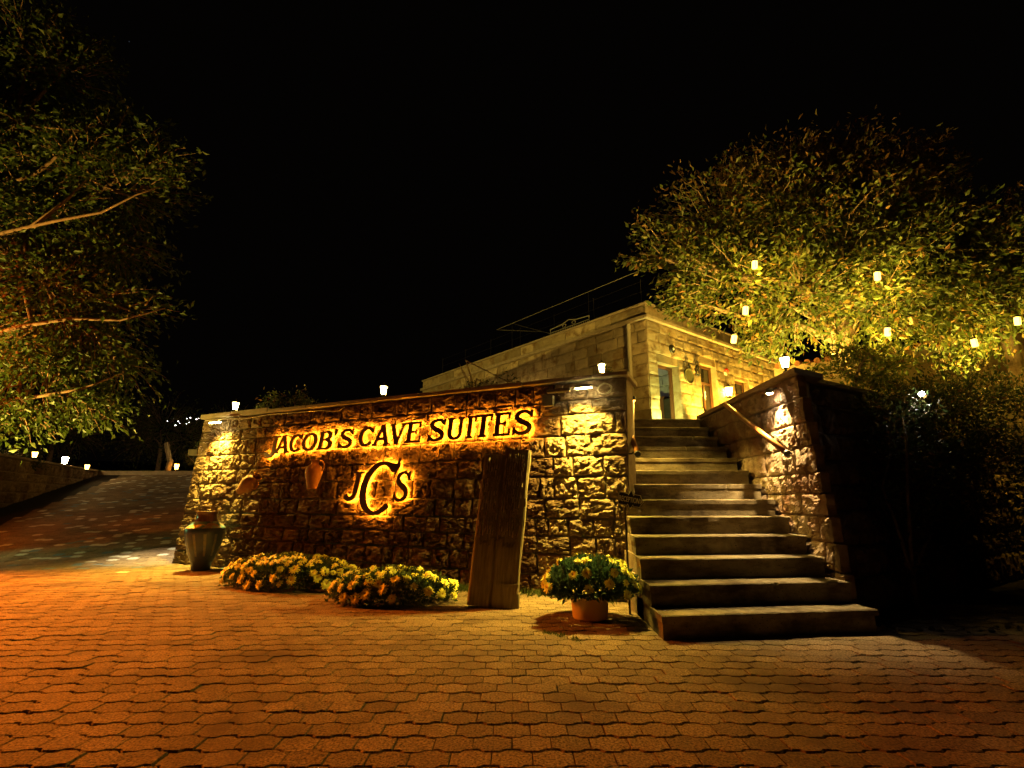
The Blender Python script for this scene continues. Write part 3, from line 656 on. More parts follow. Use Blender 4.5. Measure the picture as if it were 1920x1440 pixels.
# ------------------------------------------------------------------ letters: outlines from stroke distance fields
def seg_d(X, Y, x0, y0, x1, y1, r0, r1):
    dx, dy = x1-x0, y1-y0; L2 = dx*dx+dy*dy+1e-12
    t = np.clip(((X-x0)*dx+(Y-y0)*dy)/L2, 0, 1)
    return np.hypot(X-x0-t*dx, Y-y0-t*dy) - (r0+(r1-r0)*t)
def bar_d(X, Y, x0, y0, x1, y1, w):
    L = math.hypot(x1-x0, y1-y0); ux, uy = (x1-x0)/L, (y1-y0)/L; mx, my = (x0+x1)/2, (y0+y1)/2
    a = np.abs((X-mx)*ux+(Y-my)*uy)-L/2; b = np.abs(-(X-mx)*uy+(Y-my)*ux)-w/2
    return np.hypot(np.maximum(a, 0), np.maximum(b, 0)) + np.minimum(np.maximum(a, b), 0)
def glyph(ch, style):
    s = style; B = lambda *a: ('b',)+a
    def arc(cx, cy, rx, ry, a0, a1, wf, n=26):
        out = []
        for i in range(n):
            t0, t1 = i/n, (i+1)/n; A0, A1 = R(a0+(a1-a0)*t0), R(a0+(a1-a0)*t1)
            out.append(('s', cx+rx*math.cos(A0), cy+ry*math.sin(A0), cx+rx*math.cos(A1), cy+ry*math.sin(A1), wf(A0)/2, wf(A1)/2))
        return out
    def path(P_):
        return [('s', *P_[i][:2], *P_[i+1][:2], P_[i][2]/2, P_[i+1][2]/2) for i in range(len(P_)-1)]
    def smoothpath(P_, n=6):
        out = []; m = len(P_)
        for i in range(m-1):
            p0, p1, p2, p3 = (np.array(P_[max(0, min(m-1, j))]) for j in (i-1, i, i+1, i+2))
            for k in range(n):
                t = k/n; out.append(tuple(0.5*((2*p1)+(-p0+p2)*t+(2*p0-5*p1+4*p2-p3)*t*t+(-p0+3*p1-3*p2+p3)*t**3)))
        out.append(P_[-1]); return path(out)
    T, t, sf = s['T'], s['t'], s['sf']; e = sf*0.5
    wf = lambda A: t+(T-t)*abs(math.cos(A))
    if ch == 'I': return [B(.2,0,.2,1,T), B(.2-s['x'],e,.2+s['x'],e,sf), B(.2-s['x'],1-e,.2+s['x'],1-e,sf)]
    if ch == 'J': return [B(.34,.97,.34,.22,T), B(.34-s['x'],1-e,.34+s['x'],1-e,sf)] + arc(.14,.2,.2,.2,0,-150,lambda A: T*.9) + [('s',-.03,.1,-.03,.1,.075,.075)]
    if ch == 'A': return [B(.09,0,.46,1,t*1.15), B(.44,1,.82,0,T*1.05), B(.25,.32,.68,.32,t), B(-.06,e,.24,e,sf), B(.64,e,1.0,e,sf)]
    if ch == 'V': return [B(.10,1,.47,0,T*1.05), B(.45,0,.82,1,t*1.15), B(-.06,1-e,.28,1-e,sf), B(.66,1-e,.97,1-e,sf)]
    if ch == 'C': return arc(.46,.5,.37,.43,48,312,wf) + ([B(.80,1.0,.80,.66,sf)] if s['T']>.155 else [('s',.80,1.0,.80,.88,.022,.030),('s',.80,.88,.765,.68,.045,.012),('s',.62,.90,.79,.86,.035,.05)])
    if ch == 'O': return arc(.46,.5,.37,.43,0,360,wf,40)
    if ch == 'B': return [B(.18,0,.18,1,T), B(.0,1-e,.46,1-e,sf), B(.0,e,.48,e,sf), B(.18,.53,.46,.53,sf)] + arc(.44,.76,.17,.19,90,-90,lambda A: t+(T-t)*abs(math.cos(A))) + arc(.47,.28,.21,.23,90,-90,lambda A: t+(T-t)*abs(math.cos(A)))
    if ch == 'S':
        return smoothpath([(.66,.80,t*.9),(.52,.93,t),(.34,.945,t),(.16,.86,T*.8),(.13,.70,T*.9),(.28,.56,T),(.48,.46,T),(.64,.32,T*.9),(.61,.15,T*.8),(.42,.055,t),(.22,.065,t),(.06,.20,t*.9)]) + [B(.69,1.0,.69,.70,sf), B(.04,0,.04,.32,sf)]
    if ch == 'E': return [B(.18,0,.18,1,T), B(.0,1-e,.72,1-e,sf*1.1), B(.0,e,.76,e,sf*1.1), B(.18,.52,.54,.52,sf), B(.71,1,.71,.72,sf), B(.75,0,.75,.30,sf), B(.53,.64,.53,.40,sf*.8)]
    if ch == 'U': return [B(.16,1,.16,.3,T), B(.70,1,.70,.3,t*1.1), B(.0,1-e,.36,1-e,sf), B(.54,1-e,.86,1-e,sf)] + arc(.43,.30,.27,.25,180,360,lambda A: T*.62+ (T*.35)*max(0,-math.cos(A)))
    if ch == 'T': return [B(.42,0,.42,1,T), B(.04,1-e,.80,1-e,sf*1.15), B(.05,1,.05,.70,sf), B(.79,1,.79,.70,sf), B(.42-s['x'],e,.42+s['x'],e,sf)]
    if ch == "'": return path([(.12,.98,.17),(.13,.88,.15),(.07,.72,.05)])
STY = dict(T=.215, t=.14, sf=.105, x=.20)
STYL = dict(T=.15, t=.055, sf=.05, x=.14)
def dp_closed(pts, eps):
    A = np.array(pts); n = len(A)
    if n < 8: return pts
    k = int(np.argmax(np.linalg.norm(A-A[0], axis=1))); keep = {0, k}; st = [(0, k), (k, n)]
    B = np.vstack([A, A[:1]])
    while st:
        i, j = st.pop()
        if j-i < 2: continue
        d = B[j]-B[i]; L = np.linalg.norm(d)+1e-12; q = B[i+1:j]-B[i]
        e = np.abs(q[:, 0]*d[1]-q[:, 1]*d[0])/L; m = int(np.argmax(e))
        if e[m] > eps: keep.add((i+1+m) % n); st += [(i, i+1+m), (i+1+m, j)]
    return [tuple(A[i]) for i in sorted(keep)]
def contours(strokes, off, h=0.0125, slant=0.06):
    x0, x1, y0, y1 = -.2, 1.25, -.15, 1.15
    xs = np.arange(x0, x1, h); ys = np.arange(y0, y1, h); X, Y = np.meshgrid(xs, ys)
    D = np.full(X.shape, 9.0)
    for st in strokes:
        D = np.minimum(D, bar_d(X, Y, *st[1:]) if st[0] == 'b' else seg_d(X, Y, *st[1:]))
    D = D - off; D[D == 0] = 1e-6
    segs = {}
    def key(a): return a
    def ip(j0, i0, j1, i1):
        return ((j0, i0, j1, i1) if (j0, i0) < (j1, i1) else (j1, i1, j0, i0))
    ins = D < 0; ny, nx = D.shape
    act = np.argwhere(~((ins[:-1, :-1] == ins[1:, :-1]) & (ins[:-1, :-1] == ins[:-1, 1:]) & (ins[:-1, :-1] == ins[1:, 1:])))
    for j, i in act:
        c = [(j, i), (j, i+1), (j+1, i+1), (j+1, i)]; s_ = [ins[q] for q in c]; cr = []
        for k in range(4):
            a, b = c[k], c[(k+1) % 4]
            if s_[k] != s_[(k+1) % 4]: cr.append((ip(*a, *b), s_[k]))
        # orient so that inside lies on the left: go from (inside->outside) crossing to (outside->inside)
        outc = [e_ for e_, ii in cr if ii]; inc = [e_ for e_, ii in cr if not ii]
        for a, b in zip(outc, inc): segs[a] = b
    loops = []
    while segs:
        st, nx_ = next(iter(segs.items())); lp = [st]; del segs[st]; cur = nx_
        while cur != st and cur in segs:
            lp.append(cur); cur = segs.pop(cur)
        pts = []
        for (j0, i0, j1, i1) in lp:
            d0, d1 = D[j0, i0], D[j1, i1]; t = d0/(d0-d1)
            xx = xs[i0]+(xs[i1]-xs[i0])*t; yy = ys[j0]+(ys[j1]-ys[j0])*t
            pts.append((xx+slant*yy, yy))
        pts = dp_closed(pts, 0.0022)
        if len(pts) > 4: loops.append(pts)
    return loops
def letter_mesh(name, loops, sx, sz, y0, y1, mat, bevel=0.0, sheet=False):
    """flat letter in the x-z plane, thick from y0 (front) to y1 (back)"""
    cu = bpy.data.curves.new(name, 'CURVE'); cu.dimensions = '2D'; cu.fill_mode = 'BOTH'
    cu.extrude = 0.0 if sheet else max(0.0001, abs(y1-y0)/2 - bevel); cu.bevel_depth = bevel; cu.bevel_resolution = 1
    if bevel: cu.offset = -bevel
    for lp in loops:
        sp_ = cu.splines.new('POLY'); sp_.points.add(len(lp)-1); sp_.use_cyclic_u = True
        for p_, (x_, y_) in zip(sp_.points, lp): p_.co = (x_*sx, y_*sz, 0, 1)
    o = bpy.data.objects.new(name, cu); COL.objects.link(o)
    dg = bpy.context.evaluated_depsgraph_get(); dg.update()
    me = bpy.data.meshes.new_from_object(o.evaluated_get(dg)); bpy.data.objects.remove(o); bpy.data.curves.remove(cu)
    me.transform(Matrix.Translation((0, (y0+y1)/2, 0)) @ Matrix.Rotation(R(90), 4, 'X'))
    if sheet and sum(p_.normal.y*p_.area for p_ in me.polygons) < 0: me.flip_normals()
    me.materials.clear(); me.materials.append(mat); me.name = name; return me
GL = {}
def put_letter(ch, root, x0, x1, zc, cap, sty=STY, inset_=0.028, slant=0.06):
    k = (ch, id(sty))
    if k not in GL:
        st = glyph(ch, sty); GL[k] = (contours(st, 0.0, slant=slant), contours(st, -inset_, slant=slant))
    lo, li = GL[k]
    xs_ = [p[0] for l in lo for p in l]; ys_ = [p[1] for l in lo for p in l]
    sx = (x1-x0)/(max(xs_)-min(xs_)); sz = cap
    sh = lambda L: [[(p[0]-min(xs_), p[1]-0.5) for p in l] for l in L]
    Mx = Matrix.Translation((x0, 0, zc))
    o = obj('letter', letter_mesh('letter', sh(lo), sx, sz, -0.092, -0.066, M['bronze'], 0.004), root, mat4=TILT @ Mx)
    if li: obj('glow_strip', letter_mesh('glow_strip', sh(li), sx, sz, -0.062, -0.060, M['e_amber'], 0.0, True), o)
    return o
SIGN = tag(empty('illuminated_sign', WO, WA), "backlit bronze letters reading JACOB'S CAVE SUITES across the wall", 'sign')
for ch, a, b, cap in [('J',-6.165,-5.86,.34),('A',-5.95,-5.60,.30),('C',-5.615,-5.325,.30),('O',-5.325,-4.985,.30),('B',-4.985,-4.665,.30),("'",-4.645,-4.575,.30),('S',-4.535,-4.235,.30),
                      ('C',-4.125,-3.83,.31),('A',-3.85,-3.51,.31),('V',-3.535,-3.225,.31),('E',-3.235,-2.965,.31),
                      ('S',-2.845,-2.545,.32),('U',-2.515,-2.235,.32),('I',-2.215,-2.085,.32),('T',-2.08,-1.79,.32),('E',-1.785,-1.525,.32),('S',-1.50,-1.20,.325)]:
    x_ = (a+b)/2; zc = 2.012 + 0.020*(x_+5.3)
    if ch == 'J': zc -= 0.015
    put_letter(ch, SIGN, a, b, zc, cap)
LOGO = tag(empty('monogram_sign', WO, WA), 'backlit monogram with a large C between small J and S under the lettering', 'sign')
put_letter('C', LOGO, -3.965, -3.27, 1.262, 0.83, STYL, 0.020, 0.14)
put_letter('J', LOGO, -4.265, -3.92, 1.305, 0.40, dict(T=.20, t=.09, sf=.075, x=.21), 0.028, 0.14)
put_letter('S', LOGO, -3.345, -3.07, 1.28, 0.43, dict(T=.20, t=.10, sf=.085, x=.17), 0.028, 0.10)

# ------------------------------------------------------------------ jugs on the wall, vase, board, sign, pot
def jug(loc, rot, s, label, mat, handle=True):
    root = tag(empty('clay_jug', loc), label, 'jug'); root.rotation_euler = rot
    prof = [(0.0, 0.0), (0.070, 0.0), (0.075, 0.012), (0.085, 0.06), (0.115, 0.16), (0.138, 0.25), (0.135, 0.31), (0.105, 0.365), (0.066, 0.395), (0.055, 0.42), (0.058, 0.445), (0.080, 0.465), (0.082, 0.475), (0.068, 0.475), (0.046, 0.44), (0.044, 0.40), (0.06, 0.38)]
    MB().lathe([(r*s, z*s) for r, z in prof], 28).build('body', mat, root, smooth=True)
    hs = [(0.056, 0.44), (0.12, 0.45), (0.165, 0.40), (0.165, 0.34), (0.13, 0.285)]
    MB().tube([(r*s, 0, z*s) for r, z in hs], 0.014*s, 7).build('handle', mat, root, smooth=True)
    return root
p = wpt(-4.86, -0.16, 1.25); jug(p, (R(-5), 0, WA + 0.3), 0.95, 'upright pinkish clay jug mounted on the wall under the letter B', M['clay'])
p = wpt(-6.50, -0.16, 1.22); jug(p, (0, R(58), WA), 0.95, 'tilted brown clay jug on the wall above the left flower bed', M['claydark'])

vm = nmat('blue_glaze', (0.018, 0.035, 0.12), (0.03, 0.06, 0.18), 6, 0.28, 0.08, 30, 0.5, coord='obj', dirt=(0.03, 0.045, 0.05), dscale=5)
# painted slanting striped panels (flat decoration on the glaze)
N = vm.node_tree.nodes; L = vm.node_tree.links; b_ = N["Principled BSDF"]; base = b_.inputs["Base Color"].links[0].from_socket
tcn = N.new("ShaderNodeTexCoord"); sx_ = N.new("ShaderNodeSeparateXYZ"); L.new(tcn.outputs["Object"], sx_.inputs[0])
def mth(op, a, b=None):
    n_ = N.new("ShaderNodeMath"); n_.operation = op
    for i_, v_ in enumerate((a, b)):
        if v_ is None: continue
        if isinstance(v_, (int, float)): n_.inputs[i_].default_value = v_
        else: L.new(v_, n_.inputs[i_])
    return n_.outputs[0]
angn = mth('ARCTAN2', sx_.outputs[1], sx_.outputs[0])
u_ = mth('FRACT', mth('ADD', mth('MULTIPLY', angn, 1.75), mth('MULTIPLY', sx_.outputs[2], 0.55)))
band = mth('MULTIPLY', mth('GREATER_THAN', u_, 0.36), mth('LESS_THAN', u_, 0.62))
zz = mth('MULTIPLY', mth('GREATER_THAN', sx_.outputs[2], 0.22), mth('LESS_THAN', sx_.outputs[2], 0.56))
fine = mth('GREATER_THAN', mth('SINE', mth('MULTIPLY', sx_.outputs[2], 330)), -0.2)
fine2 = mth('GREATER_THAN', mth('SINE', mth('MULTIPLY', u_, 110)), -0.45)
msk = mth('MULTIPLY', mth('MULTIPLY', band, zz), mth('MULTIPLY', fine, fine2))
mxv = N.new("ShaderNodeMix"); mxv.data_type = 'RGBA'; L.new(msk, mxv.inputs["Factor"]); L.new(base, mxv.inputs["A"]); mxv.inputs["B"].default_value = (0.34, 0.33, 0.27, 1); L.new(mxv.outputs["Result"], b_.inputs["Base Color"])
sm = bpy.data.materials.new('painted_shoulder'); sm.use_nodes = True; N = sm.node_tree.nodes; L = sm.node_tree.links
vo = N.new("ShaderNodeTexVoronoi"); vo.inputs["Scale"].default_value = 16; tcn = N.new("ShaderNodeTexCoord"); L.new(tcn.outputs["Object"], vo.inputs["Vector"])
sp_ = N.new("ShaderNodeSeparateColor"); L.new(vo.outputs["Color"], sp_.inputs[0]); rp = N.new("ShaderNodeValToRGB"); L.new(sp_.outputs[0], rp.inputs[0])
rp.color_ramp.interpolation = 'CONSTANT'; e = rp.color_ramp.elements
for _ in range(3): e.new(0.5)
for i_, (q_, c_) in enumerate([(0, (0.10, 0.22, 0.34)), (0.35, (0.45, 0.26, 0.10)), (0.55, (0.30, 0.42, 0.48)), (0.75, (0.50, 0.38, 0.12)), (0.9, (0.06, 0.12, 0.22))]): e[i_].position = q_; e[i_].color = (*c_, 1)
L.new(rp.outputs[0], N["Principled BSDF"].inputs["Base Color"]); N["Principled BSDF"].inputs["Roughness"].default_value = 0.3
VASE = tag(empty('glazed_vase', (-4.97, 8.62, 0)), 'big blue glazed vase with striped panels standing at the wall left end', 'vase')
MB().lathe([(0.0, 0.0), (0.125, 0.0), (0.135, 0.015), (0.15, 0.10), (0.21, 0.26), (0.265, 0.45), (0.292, 0.58), (0.296, 0.635), (0.285, 0.655)], 40).build('body', vm, VASE, smooth=True)
MB().lathe([(0.285, 0.655), (0.25, 0.69), (0.20, 0.725), (0.165, 0.755)], 40).build('shoulder', sm, VASE, smooth=True)
nm_ = nmat('brown_glaze', (0.06, 0.028, 0.015), (0.14, 0.06, 0.03), 5, 0.22, 0.05, 20, 0.55, coord='obj', stretch=(6, 6, 0.8))
MB().lathe([(0.165, 0.755), (0.152, 0.80), (0.150, 0.85), (0.158, 0.885), (0.17, 0.90), (0.168, 0.912), (0.148, 0.910), (0.138, 0.86), (0.14, 0.78), (0.16, 0.74)], 40).build('neck', nm_, VASE, smooth=True)

def board():
    root = tag(empty('threshing_board', (-0.20, 5.72, 0), R(-8)), 'tall weathered two-plank threshing board leaning in front of the wall', 'board')
    lean = Matrix.Rotation(R(-9.0), 4, 'X') @ Matrix.Rotation(R(4.0), 4, 'Y') @ Matrix.Scale(1.045, 4)
    H, split = 1.62, 0.66
    for pi_, (x0, x1, hh) in enumerate([(-0.262, -0.033, 1.55), (-0.030, 0.252, 1.62)]):
        nu, nv = 16, 64; V = []; F = []
        for j in range(nv+1):
            for i in range(nu+1):
                u, v = i/nu, j/nv; x = x0+(x1-x0)*u; z = hh*v
                if pi_ == 0 and i == 0: x += 0.02*max(0, noise.noise(Vector((z*4, 3, 1)))) + 0.05*max(0, z-1.1)*1.2
                if pi_ == 1 and i == nu: x += -0.012*noise.noise(Vector((z*3, 8, 1))) - 0.03*max(0, 0.45-abs(z-0.4))
                rag = split + 0.035*noise.noise(Vector((x*26, pi_*5, 0))) - (0.05 if 0.3 < u < 0.8 else 0)
                low = z < rag
                if pi_ == 1 and u > 0.72: low = z < rag + (u-0.72)*1.6
                edge_ = pi_ == 1 and u > 0.90
                y = -0.050 if low else (-0.036 if edge_ else -0.030)
                y += 0.0045*noise.fractal(Vector((x*40, pi_*3.3, z*3)), 0.8, 2.0, 4)
                y += 0.016*(abs(2*u-1)**14)
                zj = z - (0.02*abs(noise.noise(Vector((x*30, 1, pi_)))) if j == nv else 0)
                V.append((x, y, zj))
        w = nu+1
        for j in range(nv):
            for i in range(nu): a = j*w+i; F.append((a, a+1, a+w+1, a+w))
        ring = list(range(w)) + [j*w+nu for j in range(1, nv+1)] + [nv*w+i for i in range(nu-1, -1, -1)] + [j*w for j in range(nv-1, 0, -1)]
        b = len(V); V += [(V[r][0], 0.05, V[r][2]) for r in ring]; m = len(ring)
        F += [(ring[k], b+k, b+(k+1) % m, ring[(k+1) % m]) for k in range(m)]; F.append(tuple(b+k for k in range(m-1, -1, -1)))
        o = obj('plank', mesh('plank', V, F, M['wood']), root, mat4=lean)
        # flint chips hammered into the upper half
        mb = MB(); rg = random.Random(50+pi_)
        z = split + 0.06
        while z < hh - 0.05:
            x = x0 + 0.025 + rg.uniform(0, 0.01)
            while x < x1 - (0.05 if pi_ else 0.02):
                if rg.random() < 0.86:
                    w_ = rg.uniform(0.005, 0.009); l_ = rg.uniform(0.020, 0.040); px, pz = x + rg.gauss(0, 0.003), z + rg.gauss(0, 0.009)
                    pr = rg.uniform(0.016, 0.028); t_ = rg.gauss(0, 0.12); y0 = -0.022
                    vs = [(px-w_, y0, pz-l_), (px+w_, y0, pz-l_), (px+w_, y0, pz+l_), (px-w_, y0, pz+l_), (px+t_*0.01, y0-pr-0.008, pz-l_*0.7), (px+t_*0.01+0.002, y0-pr-0.008, pz+l_*0.5)]
                    mb.add(vs, [(0,1,4),(1,2,5,4),(2,3,5),(3,0,4,5)])
                x += rg.uniform(0.022, 0.030)
            z += rg.uniform(0.038, 0.048)
        f = mb.build('flint_rows', M['flint'], o); f['kind'] = 'stuff'
    MB().box(0.10, 0.25, -0.075, -0.05, 0.20, 0.235).build('batten', M['wood'], root, mat4=lean, bevel=0.004)
    MB().box(0.215, 0.275, -0.03, 0.06, 0.0, 0.14).build('foot_block', M['wood'], root, bevel=0.006)
    MB().tube([(0.0, 0.42, 0.0), (0.02, 0.22, 1.05)], 0.018, 6).build('prop', M['iron'], root)
board()

def text_mesh(body, size, extrude, mat, name='lettering'):
    cu = bpy.data.curves.new(name, 'FONT'); cu.body = body; cu.size = size; cu.extrude = extrude; cu.align_x = 'CENTER'; cu.align_y = 'CENTER'; cu.offset = 0.0009
    o = bpy.data.objects.new(name, cu); COL.objects.link(o); dg = bpy.context.evaluated_depsgraph_get(); dg.update()
    me = bpy.data.meshes.new_from_object(o.evaluated_get(dg)); bpy.data.objects.remove(o); bpy.data.curves.remove(cu)
    me.transform(Matrix.Rotation(R(90), 4, 'X')); me.materials.clear(); me.materials.append(mat); return me
def reception():
    root = tag(empty('reception_sign', (1.165, 5.40, 0), R(17)), 'black arrow sign reading RECEPTION on a thin iron pole by the stairs', 'sign')
    MB().tube([(0, 0.012, -0.03), (0.0, 0.012, 1.02)], 0.011, 8).build('pole', M['iron'], root)
    rp_ = Matrix.Translation((0.058, 0, 1.095)) @ Matrix.Rotation(R(9), 4, 'Y')
    out = [(-.145,-.058),(-.135,-.066),(-.035,-.066),(-.03,-.058),(0.0,-.105),(.03,-.058),(.035,-.066),(.115,-.066),(.122,-.045),(.155,0),(.122,.045),(.115,.066),(.035,.066),(.03,.058),(.0,.108),(-.03,.058),(-.035,.066),(-.135,.066),(-.145,.058)]
    def plate(poly, y0, y1):
        n = len(poly); return ([(x, y0, z) for x, z in poly]+[(x, y1, z) for x, z in poly], [tuple(range(n)), tuple(range(2*n-1, n-1, -1))]+[(i, i+n, (i+1) % n+n, (i+1) % n) for i in range(n)])
    vs, fs = plate(out, -0.006, 0.0); o = obj('plate', mesh('plate', vs, fs, M['signblack']), root, mat4=rp_)
    P2 = np.array(out); I1 = inset(P2, 0.003); I2 = inset(P2, 0.0080); n = len(out)
    V = [(x, -0.0085, z) for x, z in I1]+[(x, -0.0085, z) for x, z in I2]+[(x, -0.006, z) for x, z in I1]+[(x, -0.006, z) for x, z in I2]
    F = []
    for i in range(n):
        j = (i+1) % n; F += [(i, j, n+j, n+i), (2*n+i, i, n+i, 3*n+i)[:0] or (2*n+j, j, i, 2*n+i), (n+i, n+j, 3*n+j, 3*n+i)]
    obj('border', mesh('border', V, F, M['brass']), root, mat4=rp_)
    t = text_mesh('RECEPTION', 0.074, 0.0016, M['brass']); xs_ = [v.co.x for v in t.vertices]; w = max(xs_)-min(xs_)
    obj('lettering', t, root, mat4=rp_ @ Matrix.Translation((-0.015, -0.0078, -0.002)) @ Matrix.Diagonal((0.232/w, 1, 1, 1)))
    tri = [(.112,-.026),(.138,0),(.112,.026),(.117,0.0)]
    vs, fs = plate(tri, -0.009, -0.0062); obj('arrow_head', mesh('arrow_head', vs, fs, M['brass']), root, mat4=rp_)
reception()

# handrails
def rail(name, a, b, label, wall_dir):
    root = tag(empty(name, a), label, 'handrail'); a, b = Vector(a), Vector(b); d = b-a
    MB().tube([(0, 0, 0), d], 0.032, 12).build('rail', M['railwood'], root, smooth=True)
    u = d.normalized()
    MB().tube([d - u*0.002, d + u*0.025], 0.036, 12).build('end_cap', M['iron'], root)
    for t in (0.12, 0.9):
        p_ = d*t; MB().tube([p_ + Vector((0, 0, -0.03)), p_ + Vector((wall_dir*0.05, 0, -0.07)), p_ + Vector((wall_dir*0.14, 0, -0.07))], 0.011, 6).build('bracket', M['iron'], root)
rail('handrail', (2.95, 6.97, 2.38), (2.95, 5.53, 1.59), 'varnished wooden handrail on the lit stair wall right of the stairs', 1)
rail('handrail', (1.62, 7.45, 2.41), (1.47, 6.03, 1.626), 'short stretch of wooden handrail at the end of the sign wall', -1)
# stair wall downlight
dl = tag(empty('stair_downlight', (2.98, 5.80, 2.30)), 'small round downlight shining on the stair wall beneath the lantern', 'spotlight')
MB().lathe([(0.0, 0.05), (0.035, 0.05), (0.045, 0.0), (0.04, -0.004), (0.0, -0.004)], 14).build('housing', M['iron'], dl)
MB().lathe([(0.0, -0.012), (0.03, -0.012), (0.036, -0.005), (0.0, -0.0045)], 14).build('lens', M['e_lens'], dl)
MB().tube([(0, 0, 0.03), (0.09, 0, 0.06)], 0.01, 6).build('bracket', M['iron'], dl)
lamp('SPOT', 'downlight_lamp', (-0.01, 0, -0.03), P['stair']*9, (1.0, 0.68, 0.26), dl, rot=aim((-0.02, -0.02, -1)), spot_size=R(95), spot_blend=0.7, shadow_soft_size=0.02)

dl = tag(empty('stair_downlight', (1.58, 6.55, 2.36)), 'small golden downlight on the wall end above the stairs', 'spotlight')
MB().lathe([(0.0, 0.05), (0.03, 0.05), (0.04, 0.0), (0.035, -0.004), (0.0, -0.004)], 14).build('housing', M['iron'], dl)
MB().lathe([(0.0, -0.012), (0.026, -0.012), (0.032, -0.005), (0.0, -0.0045)], 14).build('lens', M['e_hang'], dl)
MB().tube([(0, 0, 0.03), (-0.14, 0, 0.05)], 0.01, 6).build('bracket', M['iron'], dl)
lamp('SPOT', 'downlight_lamp', (0.0, 0, -0.03), 80, (1.0, 0.66, 0.11), dl, rot=aim((0.45, 0.12, -1)), spot_size=R(96), spot_blend=0.6, shadow_soft_size=0.02)

# ------------------------------------------------------------------ chrysanthemums
def bloom_mesh(seed, r=0.062):
    rg = random.Random(seed); V = []; F = []
    for layer, (n, rr, lift) in enumerate([(15, 1.0, 0.10), (13, 0.82, 0.35), (9, 0.58, 0.62)]):
        for k in range(n):
            a = 2*math.pi*(k+0.5*layer)/n + rg.gauss(0, 0.08); L_ = r*rr*rg.uniform(0.85, 1.1); w = r*0.15
            l_ = lift + rg.gauss(0, 0.10); ca, sa = math.cos(a), math.sin(a); b = len(V)
            def pt(t, s_): return (ca*L_*t - sa*w*s_, sa*L_*t + ca*w*s_, L_*l_*t + 0.004*layer - (L_*0.22*t*t))
            V.extend([pt(0.12, -0.5), pt(0.12, 0.5), pt(0.65, 1.0), pt(0.65, -1.0), pt(1.0, 0.35), pt(1.0, -0.35)])
            F.extend([(b, b+3, b+2, b+1), (b+3, b+5, b+4, b+2)])
    nb = len(F)
    b = len(V); m = 8
    for z, rr in ((0.004, 0.22), (0.014, 0.16)):
        V += [(rr*r*math.cos(2*math.pi*k/m), rr*r*math.sin(2*math.pi*k/m), z) for k in range(m)]
    F += [(b+k, b+(k+1) % m, b+m+(k+1) % m, b+m+k) for k in range(m)] + [tuple(b+m+k for k in range(m))]
    me = mesh('blossom', V, F, [M['petal'], M['disc']])
    me.polygons.foreach_set("material_index", [0]*nb + [1]*(len(F)-nb)); return me
BLOOMS = [bloom_mesh(i) for i in range(5)]
def leaves(name, P_, D_, size, mat, parent=None, width=0.42, fold=0.12, rs=None):
    """one leaf blade (4 triangles) at every point P_, pointing along D_"""
    rs = rs or np.random.RandomState(1); n = len(P_)
    D_ = D_/np.maximum(1e-6, np.linalg.norm(D_, axis=1))[:, None]
    rnd = rs.normal(size=(n, 3)); S_ = np.cross(D_, rnd); S_ /= np.maximum(1e-6, np.linalg.norm(S_, axis=1))[:, None]
    U_ = np.cross(S_, D_); s = (size*rs.uniform(0.6, 1.2, n))[:, None]
    v0 = P_; v1 = P_ + D_*s*0.45 + S_*s*width*0.5 + U_*s*fold; v2 = P_ + D_*s - U_*s*fold*0.6; v3 = P_ + D_*s*0.45 - S_*s*width*0.5 + U_*s*fold; v4 = P_ + D_*s*0.5
    V = np.stack([v0, v1, v2, v3, v4], 1).reshape(-1, 3)
    Q = np.array([(0, 4, 1), (1, 4, 2), (2, 4, 3), (3, 4, 0)])
    F = (Q[None] + (np.arange(n)*5)[:, None, None]).reshape(-1, 3)
    return obj(name, np_mesh(name, V, F, mat), parent)
